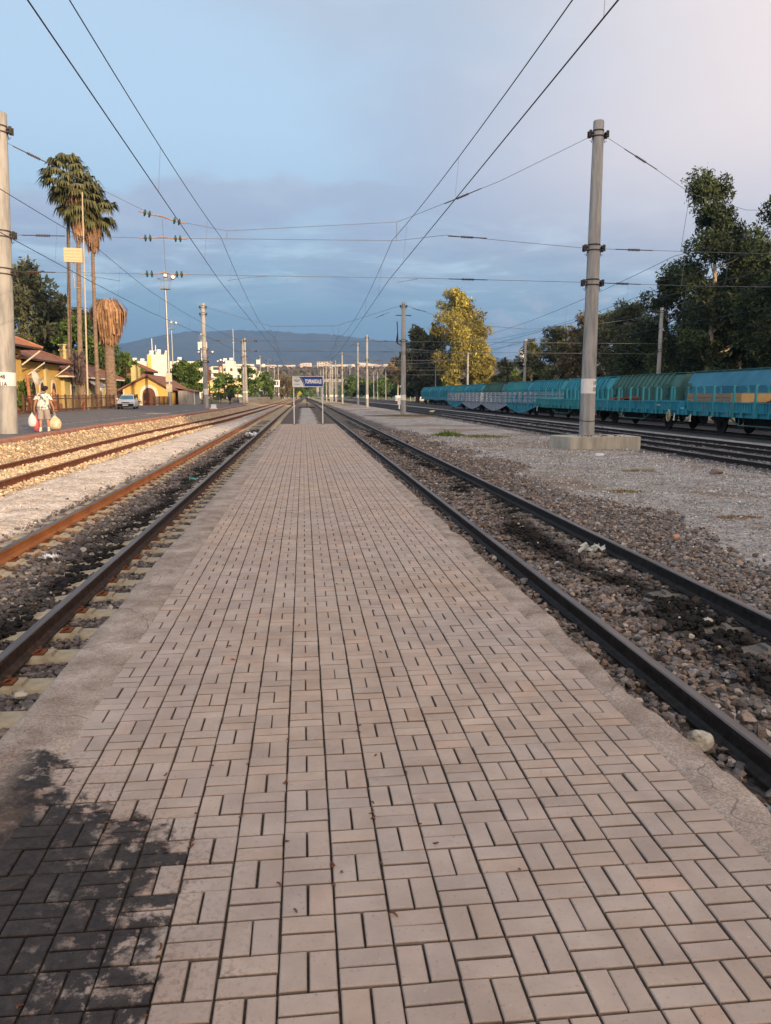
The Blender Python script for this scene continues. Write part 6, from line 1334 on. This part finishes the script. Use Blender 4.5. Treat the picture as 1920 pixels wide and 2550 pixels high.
# man in a white printed T-shirt carrying bags
def person_a():
    root = empty('person', (-10.10, 31.6, .17), R(8), label='person in a white printed T-shirt and grey shorts carrying plastic bags', cat='person'); root.scale = (1.03, 1.03, 1.0)
    J, E, Wp = make_person(root, .10, .07, (.09, .12)); body(root, J, E, skin_m)
    h = MB().loft(ringloft([(.055, .085, 1.575, .055, .05), (.065, .085, 1.61, .094, .092), (.085, .095, 1.665, .106, .112), (.095, .105, 1.715, .098, .104), (.098, .11, 1.75, .06, .065), (.10, .11, 1.762, .012, .012)])).build('hair', hair_m, root)
    f = MB().box((.165, .175, 1.62), (.022, .04, .035)).box((.12, .205, 1.575), (.05, .012, .012)).box((.135, .198, 1.645), (.018, .012, .012)).box((.09, .208, 1.645), (.018, .012, .012)).build('face', skin_m, root)
    shirt = mat('tshirt_print', (.10, .10, .11), (.68, .64, .60), 9, .9, thr=(.43, .50), det=5); sw = mat('tshirt_white', (.66, .62, .58), (.74, .70, .66), 5, .9)
    MB().loft(ringloft([(0, .045, 1.515, .075, .065), (0, .03, 1.485, .15, .10), (0, .02, 1.42, .225, .135), (0, .015, 1.30, .222, .145), (0, 0, 1.15, .218, .150), (0, 0, 1.0, .232, .160), (.005, 0, .90, .245, .168), (.005, 0, .86, .243, .165)]), cap=False).build('t_shirt', shirt, root)
    for s in (-1, 1): MB().loft([[(s*(.17+.10*t)+math.cos(a)*.083*math.cos(.35)*(1+.15*t), .025-.012*t+math.sin(a)*.092*(1+.12*t), 1.45-.22*t+s*-.0+math.cos(a)*-.03*s) for a in np.linspace(0, 2*PI, 12, endpoint=False)] for t in (0, .35, .7, 1.0)], cap=False).build('sleeve', sw if s > 0 else shirt, root)
    sh = mat('shorts_grey', (.30, .27, .25), (.38, .34, .32), 7, .9, bump=.3, bsc=12)
    mb = MB().loft(ringloft([(0, 0, .98, .20, .14), (0, 0, .90, .215, .155), (0, 0, .80, .21, .15)]))
    for s in (-1, 1): mb.loft(ringloft([(s*.10, 0, .84, .115, .14), (s*.112, s*.02, .66, .115, .125), (s*.122, .02+s*.04, .47, .112, .12)]), cap=False)
    mb.build('shorts', sh, root)
    for s in (-1, 1):
        y = s*.10; MB().loft([[(s*.132+a*w, y+yy, z+b*hh) for a, b in ((-1, 0), (-1, .6), (-.6, 1), (.6, 1), (1, .6), (1, 0))] for yy, w, z, hh in ((-.10, .035, 0, .07), (-.07, .045, 0, .115), (.0, .046, 0, .11), (.08, .05, 0, .075), (.15, .046, 0, .06), (.19, .03, .005, .04))]).build('shoe', mat('shoe_white', (.58, .52, .44), (.68, .62, .54), 14, .7), root)
        MB().loft(ringloft([(s*.125, y-.02, .10, .046, .05), (s*.125, y-.02, .16, .05, .053)]), cap=False).build('sock', sw, root)
    return root, Wp
PA, WP = person_a()
def bag(world, w, h, d, m, label, name='plastic_bag', handle=.16, seed=1):
    r = random.Random(seed); rs = []
    for t, k in ((0, .45), (.05, .82), (.25, 1.0), (.5, .98), (.72, .78), (.88, .42), (1.0, .14)):
        rs.append([(w/2*k*math.cos(a)*(1+r.uniform(-.10, .10)), d/2*k*math.sin(a)*(1+r.uniform(-.12, .12)), -handle-h+h*t+r.uniform(-.01, .01)) for a in np.linspace(0, 2*PI, 14, endpoint=False)])
    root = empty(name, world, r.uniform(-.3, .3), label=label, cat='bag'); MB().loft(rs).build('bag_body', m, root)
    MB().tube([(-.02, 0, -handle-.02), (-.018, 0, -.02), (0, 0, .005), (.018, 0, -.02), (.02, 0, -handle-.02)], .007, 5).build('handle', m, root); return root
def hand_at(i): 
    bpy.context.view_layer.update(); return PA.matrix_world @ Vector(WP[i])
HL, HR = hand_at(0), hand_at(1)
bag(HL+Vector((-.10, -.02, 0)), .34, .50, .22, mat('bag_white', (.62, .62, .64), (.72, .72, .74), 6, .5), 'white plastic bag in the left hand of the person', seed=2, handle=.05)
bag(HL+Vector((.03, .02, 0)), .27, .62, .16, mat('bag_pink', (.42, .07, .11), (.52, .12, .17), 5, .5), 'long pink red plastic bag in the left hand of the person', seed=3, handle=.10)
bag(HR+Vector((.04, -.02, 0)), .46, .52, .26, mat('bag_cream_yellow', (.55, .40, .22), (.70, .64, .54), 4, .5), 'cream and yellow plastic bag in the right hand of the person', seed=4, handle=.14)
o = bag(HR+Vector((-.12, .03, .06)), .16, .10, .08, black_r, 'small black pouch held in the right hand of the person', name='pouch', seed=5, handle=.03)
def person_b():
    root = empty('person', (-10.9, 118, .15), R(-5), label='distant person in black clothes standing by the twin poles', cat='person')
    J, E, Wp = make_person(root, .04, .02); body(root, J, E, skin_m); blk_ = mat('cloth_black', (.012, .012, .014), (.025, .025, .028), 9, .9)
    MB().loft(ringloft([(0, .05, 1.52, .08, .07), (0, .03, 1.48, .17, .11), (0, .02, 1.40, .235, .14), (0, .01, 1.2, .22, .145), (0, 0, .95, .23, .15), (0, 0, .82, .235, .15)])).build('jacket', blk_, root)
    for s in (-1, 1):
        MB().tube([(s*.20, .03, 1.43), (s*.26, 0, 1.15), (s*.285, .05, .90)], [.07, .062, .05], 10).build('sleeve', blk_, root)
        MB().tube([(s*.10, 0, .88), (s*.115, .03, .5), (s*.125, s*.03, .07)], [.115, .085, .07], 10).build('trouser_leg', blk_, root)
        MB().box((s*.13, .05+s*.03, .04), (.09, .27, .08)).build('shoe', blk_, root)
    MB().loft(ringloft([(.02, .08, 1.58, .07, .07), (.02, .085, 1.65, .105, .11), (.02, .09, 1.72, .09, .10), (.02, .09, 1.76, .02, .02)])).build('hair', hair_m, root)
person_b()

# ------------------------------------------------------------------ litter, stray stones, dry leaf bits
def crumple(name, loc, s, m, label, cat, seed):
    r = np.random.default_rng(seed); n = 9; g_ = np.linspace(-1, 1, n); X, Y = np.meshgrid(g_, g_); Z = r.normal(0, .22, X.shape)+.25; X = X*(1+r.normal(0, .2, X.shape)); Y = Y*.6*(1+r.normal(0, .25, X.shape))
    V = np.stack([X, Y, Z], -1).reshape(-1, 3)*s; idx = np.arange(n*n).reshape(n, n); Fc = np.stack([idx[:-1, :-1], idx[:-1, 1:], idx[1:, 1:], idx[1:, :-1]], -1).reshape(-1, 4)
    o = npmesh(name, V, Fc, m); o.location = loc; md = o.modifiers.new('thickness', 'SOLIDIFY'); md.thickness = .002; tag(o, label, cat)
pap = mat('paper_white', (.60, .64, .70), (.75, .78, .82), 12, .6); papg = mat('paper_grey', (.22, .24, .22), (.50, .50, .47), 14, .7, thr=(.45, .5))
crumple('crumpled_paper', (-3.18, 9.8, -.42), .10, pap, 'crumpled white paper between the rails of the track left of the platform', 'paper', 1)
crumple('crumpled_paper', (3.72, 9.5, -.42), .15, papg, 'crumpled grey printed paper between the rails right of the platform', 'paper', 2)
crumple('plastic_scrap', (-2.62, 18.6, -.40), .09, mat('scrap_turquoise', (.05, .25, .22), (.12, .38, .34), 9, .6), 'small turquoise plastic scrap on the sleepers of the left track', 'litter', 3)
crumple('crumpled_paper', (-2.55, 38, -.38), .28, pap, 'white flattened paper far along the track left of the platform', 'paper', 4)
crumple('crumpled_paper', (8.7, 15.6, -.47), .06, pap, 'tiny white paper on the right gravel', 'paper', 5)
def big_stone(loc, s, m, label, seed, name='stone'):
    b = bmesh.new(); bmesh.ops.create_icosphere(b, subdivisions=3, radius=1); r = random.Random(seed); ax = [Vector((r.gauss(0, 1), r.gauss(0, 1), r.gauss(0, 1))).normalized() for _ in range(9)]; dd = [r.uniform(.68, .9) for _ in ax]
    for v in b.verts:
        for a, d in zip(ax, dd):
            q = v.co.dot(a)
            if q > d: v.co -= a*(q-d)*.92
        v.co *= 1+r.uniform(-.015, .015); v.co = Vector((v.co.x*s[0], v.co.y*s[1], v.co.z*s[2]))
    me = bpy.data.meshes.new(name); b.to_mesh(me); b.free(); me.materials.append(m); o = bpy.data.objects.new(name, me); C.objects.link(o); o.location = loc; tag(o, label, 'stone')
wst = mat('limestone', (.20, .19, .16), (.50, .46, .38), 9, .9, bump=.8, bsc=30, thr=(.38, .52), det=9)
big_stone((2.26, 4.0, -.385), (.075, .07, .068), wst, 'large pale lumpy stone between the right track and the platform edge', 1)
big_stone((1.98, 4.55, -.43), (.035, .03, .03), pap, 'small white stone behind the large pale one', 2)
big_stone((5.3, 10.4, -.43), (.06, .05, .045), mat('stone_orange', (.45, .22, .14), (.55, .32, .22), 8, .9), 'orange pink stone outside the right track', 3)
big_stone((-2.05, 4.95, -.42), (.06, .05, .045), wst, 'pale stone beside the near rail of the left track', 4)
big_stone((-4.5, 9.9, -.37), (.09, .08, .06), wst, 'pale stone outside the orange rail at the left edge', 5)
big_stone((-1.95, 5.25, -.43), (.05, .05, .03), wst, 'flat pale stone just beyond the other one by the near left rail', 6)
big_stone((10.9, 19.4, -.44), (.2, .13, .09), mat('brick_dull', (.16, .12, .11), (.24, .19, .17), 6, .95), 'dull brown brick lump on the gravel near the right edge', 7)
big_stone((10.0, 25.3, -.44), (.16, .11, .08), pap, 'white crumpled lump beside the concrete pole block', 8)
leaf_m = mat('dry_leaf_bit', (.09, .04, .022), (.20, .09, .05), 30, .9)
def leaf_bits():
    r = random.Random(12); root0 = None
    for k in range(56):
        if k < 40: x = r.choice((-.765, -.60, -.43, -.26, -.095, .07, .24, .41))+r.gauss(0, .006) if r.random() < .75 else r.uniform(-1.0, .9); y = r.uniform(1.75, 3.6)
        else: x = r.uniform(-.9, 1.3); y = r.uniform(3.4, 8)
        mb = MB(); L_ = r.uniform(.007, .016); a = r.uniform(0, 6.28); pts = [(math.cos(a+.5*t)*L_*t, math.sin(a+.5*t)*L_*t, .003+.004*math.sin(t*2)) for t in (-1, -.4, .2, .8, 1.2)]
        mb.tube(pts, [.001, .003, .0035, .003, .001], 5); o = mb.build('leaf_bit', leaf_m, None, (x, y, .003)); tag(o, 'tiny curled dry leaf bit lying on the pavers', 'dry leaf', 'leaf bits on the pavers')
leaf_bits()
